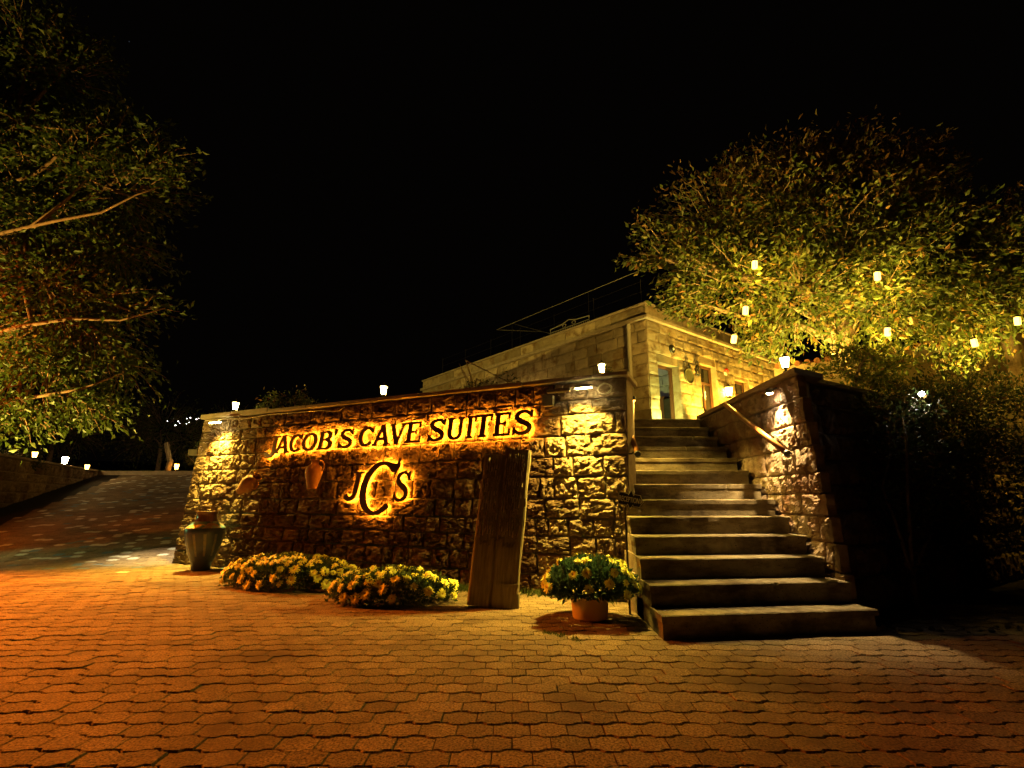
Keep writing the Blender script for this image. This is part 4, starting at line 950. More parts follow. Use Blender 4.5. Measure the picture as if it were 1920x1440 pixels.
def mum_bed(name, c, rz, a, b, h, nl, nb, label, seed, lm='mumleaf', top=0.0, bs=1.0, group=None, flat=0.55):
    rs = np.random.RandomState(seed); root = tag(empty(name, c, rz), label, 'flowers', group)
    def dome(n, lo=0.0):
        ph = rs.uniform(0, 2*np.pi, n); w = rs.uniform(lo, 1, n); el = np.arcsin(w)
        d = np.c_[np.cos(ph)*np.cos(el), np.sin(ph)*np.cos(el), np.sin(el)]
        lump = 1 + 0.10*np.sin(ph*3+seed) + 0.06*np.sin(ph*5+1)
        pe = np.c_[d[:, 0]*a*lump, d[:, 1]*b*lump, top + (d[:, 2]**flat)*h*(1+0.08*np.sin(ph*4)*d[:, 2])]
        nn = np.c_[d[:, 0]/a, d[:, 1]/b, d[:, 2]/h]; nn /= np.linalg.norm(nn, axis=1)[:, None]; return pe, nn
    pe, nn = dome(nl); pe = pe*np.r_[1, 1, 1][None]; k = rs.uniform(0.72, 1.0, nl)[:, None]
    pe = np.c_[pe[:, :2]*k, top + (pe[:, 2:]-top)*k]
    leaves('foliage', pe, nn + rs.normal(0, 0.6, (nl, 3)) + np.array([0, 0, 0.3]), 0.055, M[lm], root, width=0.45, rs=rs)
    stems = MB(); out = []; tries = 0
    while len(out) < nb and tries < nb*60:
        tries += 1; q, n_ = dome(1, 0.05); q, n_ = q[0], n_[0]
        if all(np.linalg.norm(q-o_) > 0.079*bs for o_ in out):
            out.append(q); n2 = Vector(n_ + rs.normal(0, 0.25, 3) + np.array([0, -0.25, 0.1])).normalized()
            o = obj('blossom', BLOOMS[rs.randint(5)], root)
            sc = rs.uniform(0.75, 1.2)*bs
            o.matrix_basis = Matrix.Translation(Vector(q) + n2*(0.012 + 0.03*(1-bs)*3)) @ n2.to_track_quat('Z', 'Y').to_matrix().to_4x4() @ Matrix.Rotation(rs.uniform(0, 6.28), 4, 'Z') @ Matrix.Scale(sc, 4)
            stems.tube([(q[0]*0.7, q[1]*0.7, top+(q[2]-top)*0.6), tuple(q)], 0.003, 4, False)
    stems.build('stems', M['mumleaf'], root)
    return root
mum_bed('chrysanthemum_bed', (-2.95, 7.12, 0), R(-24), 0.98, 0.50, 0.36, 9500, 116, 'long mound of yellow chrysanthemums at the wall foot nearer the vase', 1, bs=1.0, group='yellow chrysanthemums along the wall foot')
mum_bed('chrysanthemum_bed', (-1.36, 6.18, 0), R(-12), 0.66, 0.52, 0.31, 8000, 80, 'round mound of yellow chrysanthemums beside the wooden threshing board', 2, bs=1.0, group='yellow chrysanthemums along the wall foot')
POT = mum_bed('potted_chrysanthemum', (0.74, 5.22, 0), 0.0, 0.43, 0.40, 0.33, 5200, 42, 'orange pot of blue-green foliage and yellow chrysanthemums left of the stairs', 3, 'potleaf', top=0.215, bs=0.80, flat=0.75)
MB().lathe([(0.0, 0.0), (0.150, 0.0), (0.165, 0.02), (0.182, 0.235), (0.187, 0.242), (0.178, 0.242), (0.165, 0.20), (0.0, 0.195)], 36).build('pot', M['pot'], POT, smooth=True)
rs = np.random.RandomState(9)
# underside skirt of leaves hanging over the rim
n = 1500; ph = rs.uniform(0, 6.283, n); rr = rs.uniform(0.2, 0.42, n); zz_ = 0.245 + (rr-0.2)*0.12 + rs.normal(0, 0.015, n)
leaves('skirt_leaves', np.c_[rr*np.cos(ph), rr*np.sin(ph), zz_], np.c_[np.cos(ph), np.sin(ph), -0.1+rs.normal(0, 0.4, n)], 0.05, M['potleaf'], POT, rs=rs)

# rubble and weeds at the wall foot
mb = MB(); rg = random.Random(8)
for k in range(150):
    t = rg.random(); x = -1.9 + 3.0*t if k < 90 else rg.uniform(3.0, 4.6); y = (6.02 + (1.3-x)*0.4856 - rg.uniform(0.0, 0.16)) if k < 90 else (4.78 + rg.gauss(0, 0.05) if rg.random() < .6 else 5.75+rg.gauss(0, .08))
    r = rg.uniform(0.012, 0.045); c = Vector((x, y, r*0.4))
    vs = [c + Vector((rg.uniform(.6, 1.1)*r*dx, rg.uniform(.6, 1.1)*r*dy, rg.uniform(.4, .8)*r*dz)) for dx, dy, dz in ((1,0,0),(0,1,0),(-1,0,0),(0,-1,0),(0,0,1),(0,0,-1))]
    mb.add(vs, [(0,1,4),(1,2,4),(2,3,4),(3,0,4),(1,0,5),(2,1,5),(3,2,5),(0,3,5)])
tag(mb.build('rubble', M['coping']), kind='stuff')
n = 900; X_ = rs.uniform(-1.9, 1.15, n); X_[:250] = rs.normal(-0.72, 0.12, 250)
base_y = 5.98 + (1.3-X_)*0.4856 - np.abs(rs.normal(0, 0.10, n)); base_y[:250] -= 0.12
leaves('weeds', np.c_[X_, base_y, np.zeros(n)], np.c_[rs.normal(0, .5, n), rs.normal(0, .5, n), np.ones(n)], 0.085, M['grass'], None, width=0.18, rs=rs)['kind'] = 'stuff'
n = 60; cx = [(0.40, 4.55), (0.52, 4.42), (0.30, 4.62)]
ptsw = np.array([(cx[i % 3][0]+rs.normal(0, .02), cx[i % 3][1]+rs.normal(0, .015), 0.0) for i in range(n)])
leaves('paving_weeds', ptsw, np.c_[rs.normal(0, .7, n), rs.normal(0, .7, n), np.ones(n)], 0.045, M['grass'], None, width=0.2, rs=rs)['kind'] = 'stuff'

# ------------------------------------------------------------------ trees and shrubs
def plant(name, label, cat, trunk, trunk_r, lobes, leaf, size, n_leaf, bark, seed, mat2=None, zsplit=None, group=None, twig_r=0.006, width=0.45, limb_r=0.06, droop=-0.25, shell=0.35, boughs=()):
    rs = np.random.RandomState(seed); rg = random.Random(seed)
    base = Vector(trunk[0]); root = tag(empty(name, base), label, cat, group)
    lo = lambda p_: Vector(p_) - base
    MB().tube([lo(p_) for p_ in trunk], trunk_r, 10).build('trunk', bark, root, smooth=True)
    mb = MB(); twigs = MB(); PP = []; DD = []
    for bo in boughs:
        k_ = len(bo); mb.tube([lo(q) for q in bo], [0.042*(1-i_/(k_-.3))+.006 for i_ in range(k_)], 7)
    fork = Vector(trunk[-1]); tot = sum(r_[3]**2 for r_ in lobes)
    for (x, y, z, r_, fy, fz) in [(l_[0], l_[1], l_[2], l_[3], l_[4] if len(l_) > 4 else 0.8, l_[5] if len(l_) > 5 else 0.95) for l_ in lobes]:
        c = Vector((x, y, z)); st = Vector(trunk[-1 if rg.random() < .6 or len(trunk) < 3 else -2])
        mid = st.lerp(c, 0.5) + Vector((rg.gauss(0, .2), rg.gauss(0, .2), abs(rg.gauss(0, .25))))
        L_ = (c-st).length; lr = min(limb_r, 0.012+0.022*L_)
        mb.tube([lo(st), lo(st.lerp(mid, .5)+Vector((0, 0, .05*L_))), lo(mid), lo(mid.lerp(c, .5)), lo(c)], [lr, lr*.8, lr*.62, lr*.45, lr*.28], 7)
        nt = max(6, int(46*(r_/1.3)**1.6)); nl = int(n_leaf*r_*r_/tot/nt)+1
        for k in range(nt):
            d = rs.normal(size=3); d /= np.linalg.norm(d); d[2] *= fz
            q = rs.uniform(shell, 1.0)**0.5*r_*(1+0.28*noise.noise(Vector((d[0]*1.6+x, d[1]*1.6+seed, d[2]*1.6+z))))
            e_ = Vector((x+d[0]*q, y+d[1]*q*fy, z+d[2]*q)); s_ = c.lerp(mid, rg.uniform(0, .5)).lerp(e_, rg.uniform(.2, .5))
            m_ = s_.lerp(e_, .55)+Vector((rg.gauss(0, .06*r_), rg.gauss(0, .06*r_), .05*r_))
            twigs.tube([lo(s_), lo(m_), lo(e_)], [twig_r*1.8, twig_r*1.2, twig_r*.5], 4, False)
            # leaves along the outer part of the twig
            t = rs.uniform(0.15, 1.08, nl)[:, None]; a_, b_, c_ = np.array(s_), np.array(m_), np.array(e_)
            pos = (1-t)**2*a_ + 2*t*(1-t)*b_ + t*t*c_ + rs.normal(0, 0.075*r_**.5+size*.45, (nl, 3))*np.array([1, 1, .75])
            dr = (c_-a_)[None]/max(.01, np.linalg.norm(c_-a_)) + rs.normal(0, .75, (nl, 3)) + np.array([0, 0, droop])
            PP.append(pos); DD.append(dr)
    mb.build('limbs', bark, root, smooth=True); twigs.build('twigs', bark, root)['kind'] = 'stuff'
    PP = np.vstack(PP); DD = np.vstack(DD); PL = PP - np.array(base)
    if mat2 is not None:
        k = rs.rand(len(PP)) < np.clip((PP[:, 2]-zsplit[0])/(zsplit[1]-zsplit[0]), 0.03, .85)
        leaves('crown', PL[~k], DD[~k], size, leaf, root, width=width, rs=rs); leaves('dry_leaves', PL[k], DD[k], size*.95, mat2, root, width=width*.8, rs=rs)
    else: leaves('crown', PL, DD, size, leaf, root, width=width, rs=rs)
    return root
plant('walnut_tree', 'broad walnut tree with hanging jar lanterns over the stair wall', 'tree', [(6.55, 9.6, TZ-.1), (6.5, 9.55, 3.2), (6.45, 9.5, 4.0), (6.4, 9.4, 4.7)], [0.20, 0.17, 0.15, 0.12],
      [(4.04,9.5,6.6,1.42),(5.26,9.3,6.84,1.65),(6.92,9.8,7.7,1.45),(8.0,9.7,7.6,1.34),(8.9,9.6,7.8,.85),(6.45,9.2,5.89,1.83),(7.95,9.5,5.89,1.83),(4.13,9.2,5.2,1.27),(3.62,9.2,5.42,.96),(5.24,8.9,4.75,1.26),(6.7,8.8,4.64,1.2),(2.75,9.2,6.05,.6),(2.5,9.2,5.8,.35),(4.85,9.2,4.05,.62),(3.3,9.3,4.9,.55),(6.2,9.9,8.3,.8),(7.6,10,8.6,.7),(4.9,9.8,7.9,.6)],
      M['walnut'], 0.132, 34000, M['bark'], 41, M['walnut_dry'], (5.6, 8.3), width=0.46, limb_r=0.10, shell=.55)
plant('walnut_tree', 'second walnut tree at the far right, branches over the stucco building', 'tree', [(10.6, 10.4, TZ-.1), (10.5, 10.3, 3.6), (10.3, 10.2, 5.0), (10.2, 10.2, 5.8)], [0.17, 0.14, 0.11, 0.09],
      [(8.16,9.5,4.75,1.25),(9.38,9.5,4.97,1.16),(9.91,9.6,6.0,1.19),(8.85,9.4,3.95,.6),(10.6,9.8,6.9,.75),(11.2,10,5.4,1.2),(9.0,9.7,6.6,.6)],
      M['walnut'], 0.132, 12500, M['bark'], 42, M['walnut_dry'], (5.8, 8.3), width=0.46, limb_r=0.06)
plant('leafy_tree', 'tall overhanging tree with reddish limbs above the left garden wall', 'tree', [(-13.3, 12.0, 1.0), (-13.0, 11.8, 4.0), (-12.8, 11.5, 6.5), (-12.6, 11.2, 9.0)], [0.30, 0.25, 0.2, 0.15],
      [(-10.48,10.16,11.16,1.39,.8,.55),(-11.39,10.01,11.92,1.52,.8,.55),(-9.08,10.34,9.55,1.18,.8,.55),(-9.66,10.07,8.51,1.79,.8,.55),(-7.70,9.97,8.57,0.89,.8,.55),(-8.54,10.34,7.75,1.44,.8,.55),(-10.63,10.91,7.27,1.88,.8,.55),(-8.90,10.78,6.53,1.34,.8,.55),(-10.01,10.74,5.48,1.67,.8,.55),(-7.94,10.14,4.93,1.06,.8,.55),(-9.20,10.49,4.16,1.48,.8,.55),(-8.09,10.20,3.57,0.98,.8,.55),(-9.33,10.09,3.15,1.39,.8,.55),(-8.23,10.02,2.71,0.84,.8,.55),(-9.77,10.14,2.51,0.96,.8,.55),(-13.37,10.92,9.88,2.36,.8,.55),(-12.82,10.81,6.95,2.47,.8,.55),(-11.97,10.79,4.49,2.11,.8,.55),(-12.39,10.78,10.83,1.58,.8,.55),(-11.05,10.11,8.13,1.55,.8,.55)],
      M['poplar'], 0.15, 30000, M['barkorange'], 43, width=0.50, limb_r=0.085, droop=-0.35, twig_r=.008, shell=.5, boughs=[[(-12.39,10.40,6.47),(-10.76,9.80,6.56),(-9.40,9.50,6.66),(-8.36,9.40,6.80),(-7.72,9.40,7.20),(-7.33,9.50,7.45)],
      [(-12.61,10.60,8.05),(-10.47,9.90,7.98),(-9.78,9.60,8.16),(-9.45,9.60,8.84),(-9.06,9.70,9.10)],
      [(-11.43,10.30,4.34),(-9.78,9.70,4.46),(-8.67,9.50,4.55),(-7.67,9.50,4.52),(-6.82,9.50,4.77)],
      [(-12.67,10.40,9.17),(-10.98,9.80,9.18),(-10.17,9.60,8.97),(-9.23,9.60,8.88)],
      [(-11.33,10.50,3.01),(-9.46,9.90,3.06),(-8.37,9.70,3.18),(-7.60,9.70,3.50)],
      [(-9.91,9.60,6.59),(-9.36,9.60,7.15),(-9.01,9.70,7.84)]])
def shrub(name, label, base, lobes, n, size, seed, mat='shrubleaf', group=None, r=0.035, **k):
    return plant(name, label, 'shrub', [base, (base[0]+.03, base[1], base[2]+.35)], [r, r*.7], lobes, M[mat], size, n, M['bark'], seed, group=group, twig_r=0.004, limb_r=0.02, droop=0.0, shell=.1, **k)
shrub('rose_bush', 'loose leafy bush beside the corner lantern on the retaining wall', (4.75, 6.95, TZ), [(4.6,6.9,2.9,.42),(5.15,7.1,3.0,.45),(5.75,7.4,3.05,.5),(5.0,6.7,2.55,.4)], 2600, .075, 51, 'walnut')
shrub('hedge_shrub', 'dense dark shrub below the bush, holding the small white spotlight', (5.4, 6.9, 0.0), [(5.30,6.75,2.15,.75),(5.2,6.5,1.55,.62),(5.1,6.4,.9,.5),(6.0,7.0,2.35,.7)], 4200, .07, 52)
shrub('hedge_shrub', 'tall dark shrub at the far right edge of the paving', (7.0, 7.2, 0.0), [(7.0,7.3,2.5,.95),(6.6,7.0,1.6,.9),(7.3,7.1,1.1,.85),(7.9,7.9,2.6,.8),(6.1,6.9,.9,.7)], 6000, .07, 53)
shrub('hedge_shrub', 'dark shrub with greenish lit leaves in the middle of the hedge', (6.2, 7.1, 0.0), [(6.2,7.2,2.55,.75),(5.95,6.9,1.8,.7),(6.45,7.4,2.0,.6),(5.6,6.6,.6,.5)], 4200, .07, 54)
shrub('wall_ivy', 'dark ivy covering the unlit retaining wall beside the stair wall corner', (4.0, 5.45, 0.0), [(4.0,5.75,1.2,.5,.5),(4.4,5.95,1.7,.6,.5),(4.3,5.9,.8,.55,.5),(4.7,6.1,2.1,.5,.5),(3.9,5.6,.45,.4,.5),(4.9,6.1,1.2,.6,.6)], 3600, .065, 58)
shrub('wall_top_plant', 'sprigs of yellow-green plants growing behind the coping by the left lantern', tuple(wpt(-6.75, .75, 2.45)), [tuple(wpt(-7.2,.5,2.85))+(.22,), tuple(wpt(-6.8,.5,3.05))+(.26,), tuple(wpt(-6.35,.5,2.95))+(.26,), tuple(wpt(-5.9,.5,2.85))+(.22,)], 900, .07, 55, 'walnut')
shrub('small_wall_plant', 'tiny dark plants on the wall top right of the middle lantern', tuple(wpt(-2.6, .7, 2.5)), [tuple(wpt(-2.6,.6,2.85))+(.13,), tuple(wpt(-2.3,.6,2.9))+(.12,), tuple(wpt(-1.9,.6,2.9))+(.12,)], 160, .06, 56)
shrub('climbing_plant', 'leafy climber on the house side wall behind the sign wall corner', tuple(hp(-.22, 1.2, 0)), [tuple(hp(-.22,1.2,.9))+(.3,), tuple(hp(-.25,1.5,1.6))+(.3,), tuple(hp(-.25,1.2,2.1))+(.25,)], 500, .08, 57, 'walnut')

# hanging jar lanterns in the walnut
def hanging(loc, label, lit=True, cord=0.45, tilt=0.0):
    root = tag(empty('hanging_lantern', loc), label, 'lantern', 'jar lanterns hanging in the walnut tree'); root.rotation_euler = (0, tilt, 0)
    MB().lathe([(0.0, 0.0), (0.062, 0.0), (0.066, 0.008), (0.066, 0.150), (0.060, 0.162), (0.0, 0.162)], 18).build('jar', M['e_hang'] if lit else M['stucco'], root, smooth=False)
    MB().lathe([(0.068, 0.160), (0.070, 0.166), (0.066, 0.195), (0.02, 0.205), (0.0, 0.205)], 18).build('lid', M['iron'], root)
    mb = MB()
    for k in range(3): a = k*2.094+.4; mb.tube([(0.069*math.cos(a), 0.069*math.sin(a), 0), (0.069*math.cos(a), 0.069*math.sin(a), 0.16)], .0045, 4)
    mb.build('wire_cage', M['iron'], root)
    MB().tube([(0, 0, .2), (0, 0, .2+cord)], .007, 5).build('cord', M['iron'], root)
    if lit: lamp('POINT', 'jar_light', (0, 0, -0.06), P['hanglight'], GOLD, root, shadow_soft_size=.05)
    root.scale = (.68, .68, .80)
for loc, lab, lit, c_, t_ in [((4.2,8.2,5.0), 'lit jar lantern highest in the left of the walnut crown', True, .4, .1), ((4.0,8.3,4.2), 'lit jar lantern below the highest one, left in the walnut crown', True, .5, .15),
        ((3.84,8.5,3.75), 'lit jar lantern hanging nearest the house front cornice', True, .4, .2), ((6.06,7.9,4.65), 'lit jar lantern half hidden in leaves in mid crown', True, .4, .1),
        ((6.30,8.2,3.78), 'lit jar lantern beside the walnut trunk', True, .5, .15), ((8.02,8.5,3.68), 'lit jar lantern hanging over the stucco garden wall', True, .5, -.1),
        ((8.84,8.5,4.08), 'lit jar lantern at the right edge near the second tree', True, .6, .1), ((6.84,8.3,4.02), 'unlit pale jar lantern high right of the trunk', False, .4, -.2), ((5.48,8.4,3.52), 'unlit pale jar lantern above the rose bush', False, .5, 0.0)]:
    hanging(loc, lab, lit, c_, t_)

# spotlights in the shrubs
def garden_spot(loc, label, col, energy, d, mat, name='garden_spotlight', stake=0.25):
    root = tag(empty(name, loc), label, 'spotlight'); q = Vector(d).normalized()
    rot = q.to_track_quat('Z', 'Y').to_matrix().to_4x4()
    MB().lathe([(0.0, -0.06), (0.03, -0.06), (0.038, 0.0), (0.034, 0.0), (0.0, -0.003)], 12).build('housing', M['iron'], root, mat4=rot)
    MB().lathe([(0.033, 0.001), (0.0, 0.004)], 12).build('lens', mat, root, mat4=rot)
    MB().tube([(0, 0, -0.02), (0, 0, -stake)], .008, 5).build('stake', M['iron'], root)
    if energy: lamp('SPOT', 'spot_lamp', q*0.02, energy, col, root, rot=aim(q), spot_size=R(120), spot_blend=.6, shadow_soft_size=.03)
garden_spot((5.02, 6.15, 2.36), 'small white spotlight glaring out of the dark shrubs', (1, .9, .75), 6, (-.35, -1, -.25), M['e_lens'])
M['e_green'] = emit('green_led', (0.15, 1.0, 0.25), 30.0, 'NONE')
garden_spot((5.75, 7.25, 1.55), 'assumed green garden light buried among the dark shrubs', (0.25, 1.0, 0.2), 14, (.25, -.3, 1), M['e_green'])  # assumed source of the green light on the hedge leaves
garden_spot(tuple(hp(0.16, -0.42, 0.3)), 'green-white uplight at the foot of the house corner', (.95, 1.0, .22), 90, (0.05, .55, 1), M['e_green'], stake=.3)
garden_spot(tuple(hp(2.1, -0.55, 0.2)), 'added warm uplight at the foot of the house front by the window', GOLD, 420, (0.1, .5, 1), M['e_hang'], stake=.2)  # added, with the next one, to brighten the house front
garden_spot(tuple(hp(5.6, -0.8, 0.2)), 'added warm uplight under the walnut branches by the house front', GOLD, 420, (-.1, .35, 1), M['e_hang'], stake=.2)
garden_spot((5.6, 8.6, TZ+.3), 'added warm uplight aimed into the walnut crown beside its trunk', (1, .66, .09), 320, (-.05, .15, 1), M['e_hang'], stake=.3)  # added, like the next two, to light the walnut crown from below
garden_spot((3.85, 7.1, TZ+.25), 'added warm uplight behind the retaining wall aimed at the whole crown', (1, .62, .10), 300, (.12, .50, 1), M['e_hang'], stake=.25)
garden_spot((8.3, 8.9, TZ+.3), 'added warm uplight aimed into the crown by the stucco garden wall', (1, .66, .09), 260, (.1, .1, 1), M['e_hang'], stake=.3)

# ------------------------------------------------------------------ stucco building and garden wall at the right
gw = tag(empty('stucco_wall', (9.4, 13.6, TZ), R(-38)), 'beige stucco garden wall with red tile edge behind the walnut', 'wall')
MB().box(-2.0, 3.6, 0, .25, 0, 2.55).build('wall', M['stucco'], gw)
for q in range(22): MB().tube([(-2.0+q*.255+.13, -.12, 2.56), (-2.0+q*.255+.13, .38, 2.68)], .085, 8).build('tile', M['tile'], gw)
sb = tag(empty('stucco_building', (12.4, 12.9, TZ), R(-25)), 'beige stucco building with pillars and dark openings at the right edge', 'building')
MB().box(0, 7, .6, 6, 0, 3.4).build('wall', M['stucco'], sb)
for q in range(4): MB().box(q*1.5+.1, q*1.5+.55, 0, .45, 0, 2.3).build('pillar', M['stucco'], sb, bevel=.01)
MB().box(-.1, 7, -.05, .6, 2.302, 3.0).build('beam', M['stucco'], sb, bevel=.01)
MB().box(-.3, 7.2, -.35, 6.2, 3.402, 3.55).build('roof', M['tile'], sb, bevel=.02)
for q in range(3): MB().box(q*1.5+.6, q*1.5+1.5, .58, .597, .9, 2.1).build('window', M['dark'], sb)

# ------------------------------------------------------------------ rooftop: wire fence, pergola frame, iron headboard
def wires(name, label, cat, pts_fn, n_posts, zs, length, x):
    root = tag(empty(name, hp(x, 0, HH), R(39)), label, cat)
    for q in range(n_posts):
        y = .5 + q*length/(n_posts-1); MB().tube([(0, y, 0.05), (0, y, zs[-1]+.06)], .007, 5).build('post', M['iron'], root)
    for z in zs: MB().tube([(0, .4, z), (0, .5+length, z)], .0035, 4).build('wire', M['iron'], root)
wires('wire_fence', 'thin wire railing running along the flat house roof', 'railing', None, 7, (.35, .65, .95), 10.4, 0.55)
pg = tag(empty('pergola_frame', hp(1.4, 2.2, HH), R(39)), 'bare thin metal pergola frame standing on the house roof', 'pergola')
for a, b in [((0, 5, 0), (0, 5, 1.75)), ((0, 1, 0), (0, 1, 1.75)), ((3, 5, 0), (3, 5, 1.75))]: MB().tube([a, b], .012, 6).build('post', M['iron'], pg)
for a, b in [((0, 6, 1.76), (0, -1.5, 1.76)), ((0, 5, 1.76), (3, 5, 1.76)), ((0, 6, 1.76), (1.6, 5, 1.76))]: MB().tube([a, b], .010, 6).build('beam', M['steel'], pg)
hb = tag(empty('iron_headboard', hp(.12, 2.05, HH+.05), R(39)), 'ornate wrought iron panel standing on the roof edge', 'ironwork')
mb = MB()
mb.tube([(0, 0, 0.02), (0, 1.65, 0.02)], .014, 6); mb.tube([(0, 0, 0), (0, 0, .26)], .016, 6); mb.tube([(0, 1.65, 0), (0, 1.65, .26)], .016, 6); mb.tube([(0, 0, .14), (0, 1.65, .14)], .01, 6)
mb.tube([(0, 0, .25), (0, .5, .28), (0, .83, .36), (0, 1.15, .28), (0, 1.65, .25)], .014, 6); mb.build('frame', M['steel'], hb)
mb = MB()
for q in range(1, 22): mb.tube([(0, q*.075, .02), (0, q*.075, .14)], .007, 4)
mb.build('bars', M['steel'], hb)
mb = MB()
for c_, s_ in ((.62, 1), (1.03, -1)):
    mb.tube([(0, c_+s_*.10*math.cos(t/9*6.6)*(1-t/26), .22+.05*math.sin(t/9*6.6)) for t in range(14)], .008, 5)
mb.build('scrolls', M['steel'], hb)

# ------------------------------------------------------------------ left: garden wall, path lamps, lawn, post, hillside lights
GW = tag(empty('garden_wall', (-13.2, 11.9, 0), math.atan2(10.6, -4.9)), 'level-topped dark stone garden wall climbing the left side of the ramp', 'wall')
GM = Matrix.Rotation(math.pi, 4, 'Z')          # outward face looks to the road (+x side)
# plane with x along the wall away from the camera; outward is to the right of travel
GT = Matrix.Identity(4)
lay(GW, GT, lambda z: 0.0, lambda z: 12.0, 0.0, 2.28, (0.26, 0.36), (0.32, 0.62), GARDEN, 61, limit=260, gap=.03)
MB().box(0, 12.1, .02, .45, -.2, 2.27).build('mortar_core', M['mortar'], GW)
for q in range(12): MB().box(q*1.0+.004, q*1.0+.996, -.05, .5, 2.29, 2.36).build('coping_slab', M['coping'], GW, bevel=.015)
def gwp(x, y, z): return GW.matrix_world @ Vector((x, y, z))
bpy.context.view_layer.update()
def path_lamp(loc, label, mat, s=.9, group='lamps along the left garden wall'):
    return lantern('path_lantern', loc, label, group, s, mat, .05)
path_lamp(gwp(2.2, .2, 2.37), 'bright white lantern on the garden wall under the left tree', 'e_white', 1.0)
path_lamp(gwp(8.6, .2, 2.37), 'bright lantern at the far low end of the garden wall', 'e_white', 1.2)
path_lamp((-12.6, 13.6, 2.12), 'small yellow lantern behind the garden wall under the tree', 'e_jar', .75)
path_lamp((-14.2, 17.3, 2.02), 'small yellow lantern between the two bright garden wall lanterns', 'e_jar', .8)
path_lamp((-15.55, 24.0, 2.40), 'orange lantern on the lawn edge at the ramp top beside a post', 'e_orange', 1.2, None)
path_lamp((-14.4, 24.0, 4.35), 'white lantern on the pole just left of the sign wall top', 'e_white', 1.0, None)
o_ = [o for o in bpy.data.objects if o.name.startswith('path_lantern')][-1]
MB().tube([(0, 0, -2.1), (0, 0, 0)], .035, 8).build('pole', M['iron'], o_)
n = 5000; X_ = rs.uniform(-24, -9, n); Y_ = 23.2 + np.abs(rs.normal(0, 2.0, n)); Z_ = np.full(n, 2.25)
leaves('lawn_grass', np.c_[X_, Y_, Z_], np.c_[rs.normal(0, .4, n), rs.normal(0, .4, n), np.ones(n)], .16, M['grass'], None, width=.16, rs=rs)['kind'] = 'stuff'
MB_k = MB().box(-24, -9, 22.95, 23.15, 2.0, 2.33).build('kerb', M['coping']); tag(MB_k, kind='structure')
pt_ = tag(empty('carved_post', (-16.1, 24.2, 2.25)), 'crooked light wooden post on the lawn next to the orange lantern', 'post')
MB().tube([(0, 0, 0), (.10, 0, .62), (.02, 0, .72), (-.22, 0, 1.45)], [.13, .13, .11, .10], 6).build('timber', M['wood'], pt_)
shrub('garden_bush', 'dark bush on the garden wall by the white lantern', tuple(gwp(4.0, .9, 1.9)), [tuple(gwp(3.2,.8,2.6))+(.6,), tuple(gwp(4.6,.6,2.45))+(.55,), tuple(gwp(6.0,.6,2.5))+(.6,), tuple(gwp(1.0,.9,2.7))+(.6,), tuple(gwp(5.2,.0,2.2))+(.45,)], 3200, .09, 71)
shrub('garden_bush', 'lit yellow-green bush left of the sign wall end', (-14.9, 24.6, 2.2), [(-14.7,24.6,3.3,.6),(-15.2,24.7,3.0,.5),(-14.3,24.5,3.5,.5)], 900, .13, 72, 'walnut')
def dark_tree(x, y, z, r, seed, label):
    plant('far_tree', label, 'tree', [(x, y, 2.2), (x, y, z-.4*r)], [.15, .1], [(x, y, z, r), (x-.6*r, y+.3, z-.3*r, r*.7), (x+.6*r, y, z-.25*r, r*.7)], M['poplar'], .2, 2600, M['bark'], seed, group='dark trees beyond the lawn')
dark_tree(-20.5, 30, 5.2, 2.6, 81, 'dark tree beyond the lawn behind the left garden lanterns')
dark_tree(-17.3, 31, 5.0, 2.2, 82, 'dark tree beyond the lawn near the crooked post')
dark_tree(-26.0, 29, 5.5, 2.8, 83, 'dark tree beyond the lawn under the big left tree')
hv = []; hf = []; nx_ = 40
for j in range(12):
    for i in range(nx_+1):
        x = -320 + i*9; y = 130 + j*16
        hv.append((x, y, 2.2 + 2.0*j*(0.9+0.5*noise.noise(Vector((x*.01, y*.01, 3)))) * max(0, min(1, (40-x)/120))))
for j in range(11):
    for i in range(nx_): a = j*(nx_+1)+i; hf.append((a, a+1, a+nx_+2, a+nx_+1))
tag(obj('hillside', mesh('hillside', hv, hf, M['hill'], True)), kind='structure')
rg = random.Random(77)
def village_lamp(x, y, z, r, lab):
    root = tag(empty('village_lamp', (x, y, z)), lab, 'lamp', 'village lights on the far hillside')
    MB().lathe([(0.0, -r), (r*.7, -r*.7), (r, 0), (r*.7, r*.7), (0.0, r)], 8).build('globe', M['e_far'], root, smooth=True)
    MB().tube([(0, 0, -r), (0, 0, -4.0)], .08, 5).build('pole', M['iron'], root)
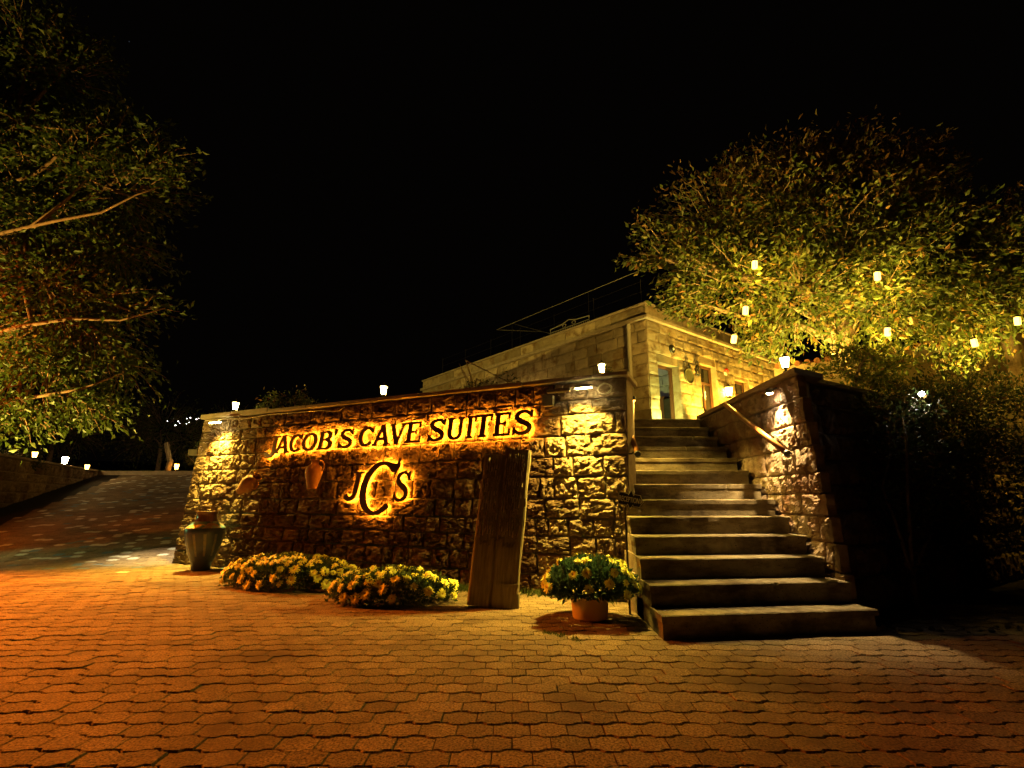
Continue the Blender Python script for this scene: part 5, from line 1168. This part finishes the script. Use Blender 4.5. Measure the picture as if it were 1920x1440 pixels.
for k in range(16):
    px = rg.uniform(312, 388); py = 786 + rg.gauss(0, 7) + (px-350)*.03
    u = (px-960)/960; v = (720-py)/960; d = Vector((u, .9755-.2198*v, .2198+.9755*v)); t = 150/d.y
    village_lamp(u*t, 150, 1.1+d.z*t, rg.choice([.07, .10, .16]), 'tiny light of the far village seen left of the sign wall')

# ------------------------------------------------------------------ assumed lamps at the left, with an added fill lamp and uplight
def fill_lamp(loc, label, col, energy, h=4.6, aim_d=(.4, .1, -1), size=150):  # lamp added out of view to wash the forecourt orange
    root = tag(empty('fill_lamp', loc), label, 'fill lamp')
    MB().tube([(0, 0, 0), (0, 0, h), (.25, .12, h+.25), (.7, .3, h+.3)], [.06, .045, .035, .03], 8).build('pole', M['iron'], root)
    MB().box(.55, 1.0, .17, .47, h+.24, h+.36).build('head', M['plastic'], root, bevel=.02)
    MB().box(.60, .95, .21, .43, h+.225, h+.238).build('lens', emit('fill_lens', col, 12, 'NONE'), root)
    lamp('POINT', 'fill_spill', (.78, .32, h+.15), energy*.02, col, root, shadow_soft_size=.1)
    lamp('SPOT', 'fill_light', (.78, .32, h+.20), energy, col, root, rot=aim(aim_d), spot_size=R(size), spot_blend=1.0, shadow_soft_size=.12)
fill_lamp((-12.9, 8.9, 0), 'added orange fill lamp on a pole, unseen left of the forecourt', (1.0, .19, .006), P['fill'], 4.7, (6.3, -3.8, -4.9), 49)
# assumed white floodlight that lights the road beside the wall end
fw = tag(empty('assumed_corner_floodlight', (-6.25, 10.1, 2.0)), 'assumed white floodlight round the corner of the wall left end', 'floodlight')
MB().box(-.09, .09, -.03, .03, -.06, .06).build('housing', M['plastic'], fw, bevel=.01)
lamp('SPOT', 'assumed_corner_lamp', (-.12, 0, -.08), 110, (1, .84, .5), fw, rot=aim((-.10, -.12, -1)), spot_size=R(62), spot_blend=.8, shadow_soft_size=.03)
garden_spot((-10.9, 9.1, 1.0), 'assumed green garden light low at the left road edge, out of view', (.30, 1.0, .40), 26, (.75, -.10, -.75), M['e_green'], stake=1.0)  # assumed lamp out of view, for the green light on the road
garden_spot((-10.9, 8.4, .30), 'added warm uplight unseen outside the left edge, aimed into the tall left tree', (.95, .66, .10), 980, (1.9, 1.9, 4.6), M['e_hang'], stake=.3)  # added beyond the left edge to light the tall tree
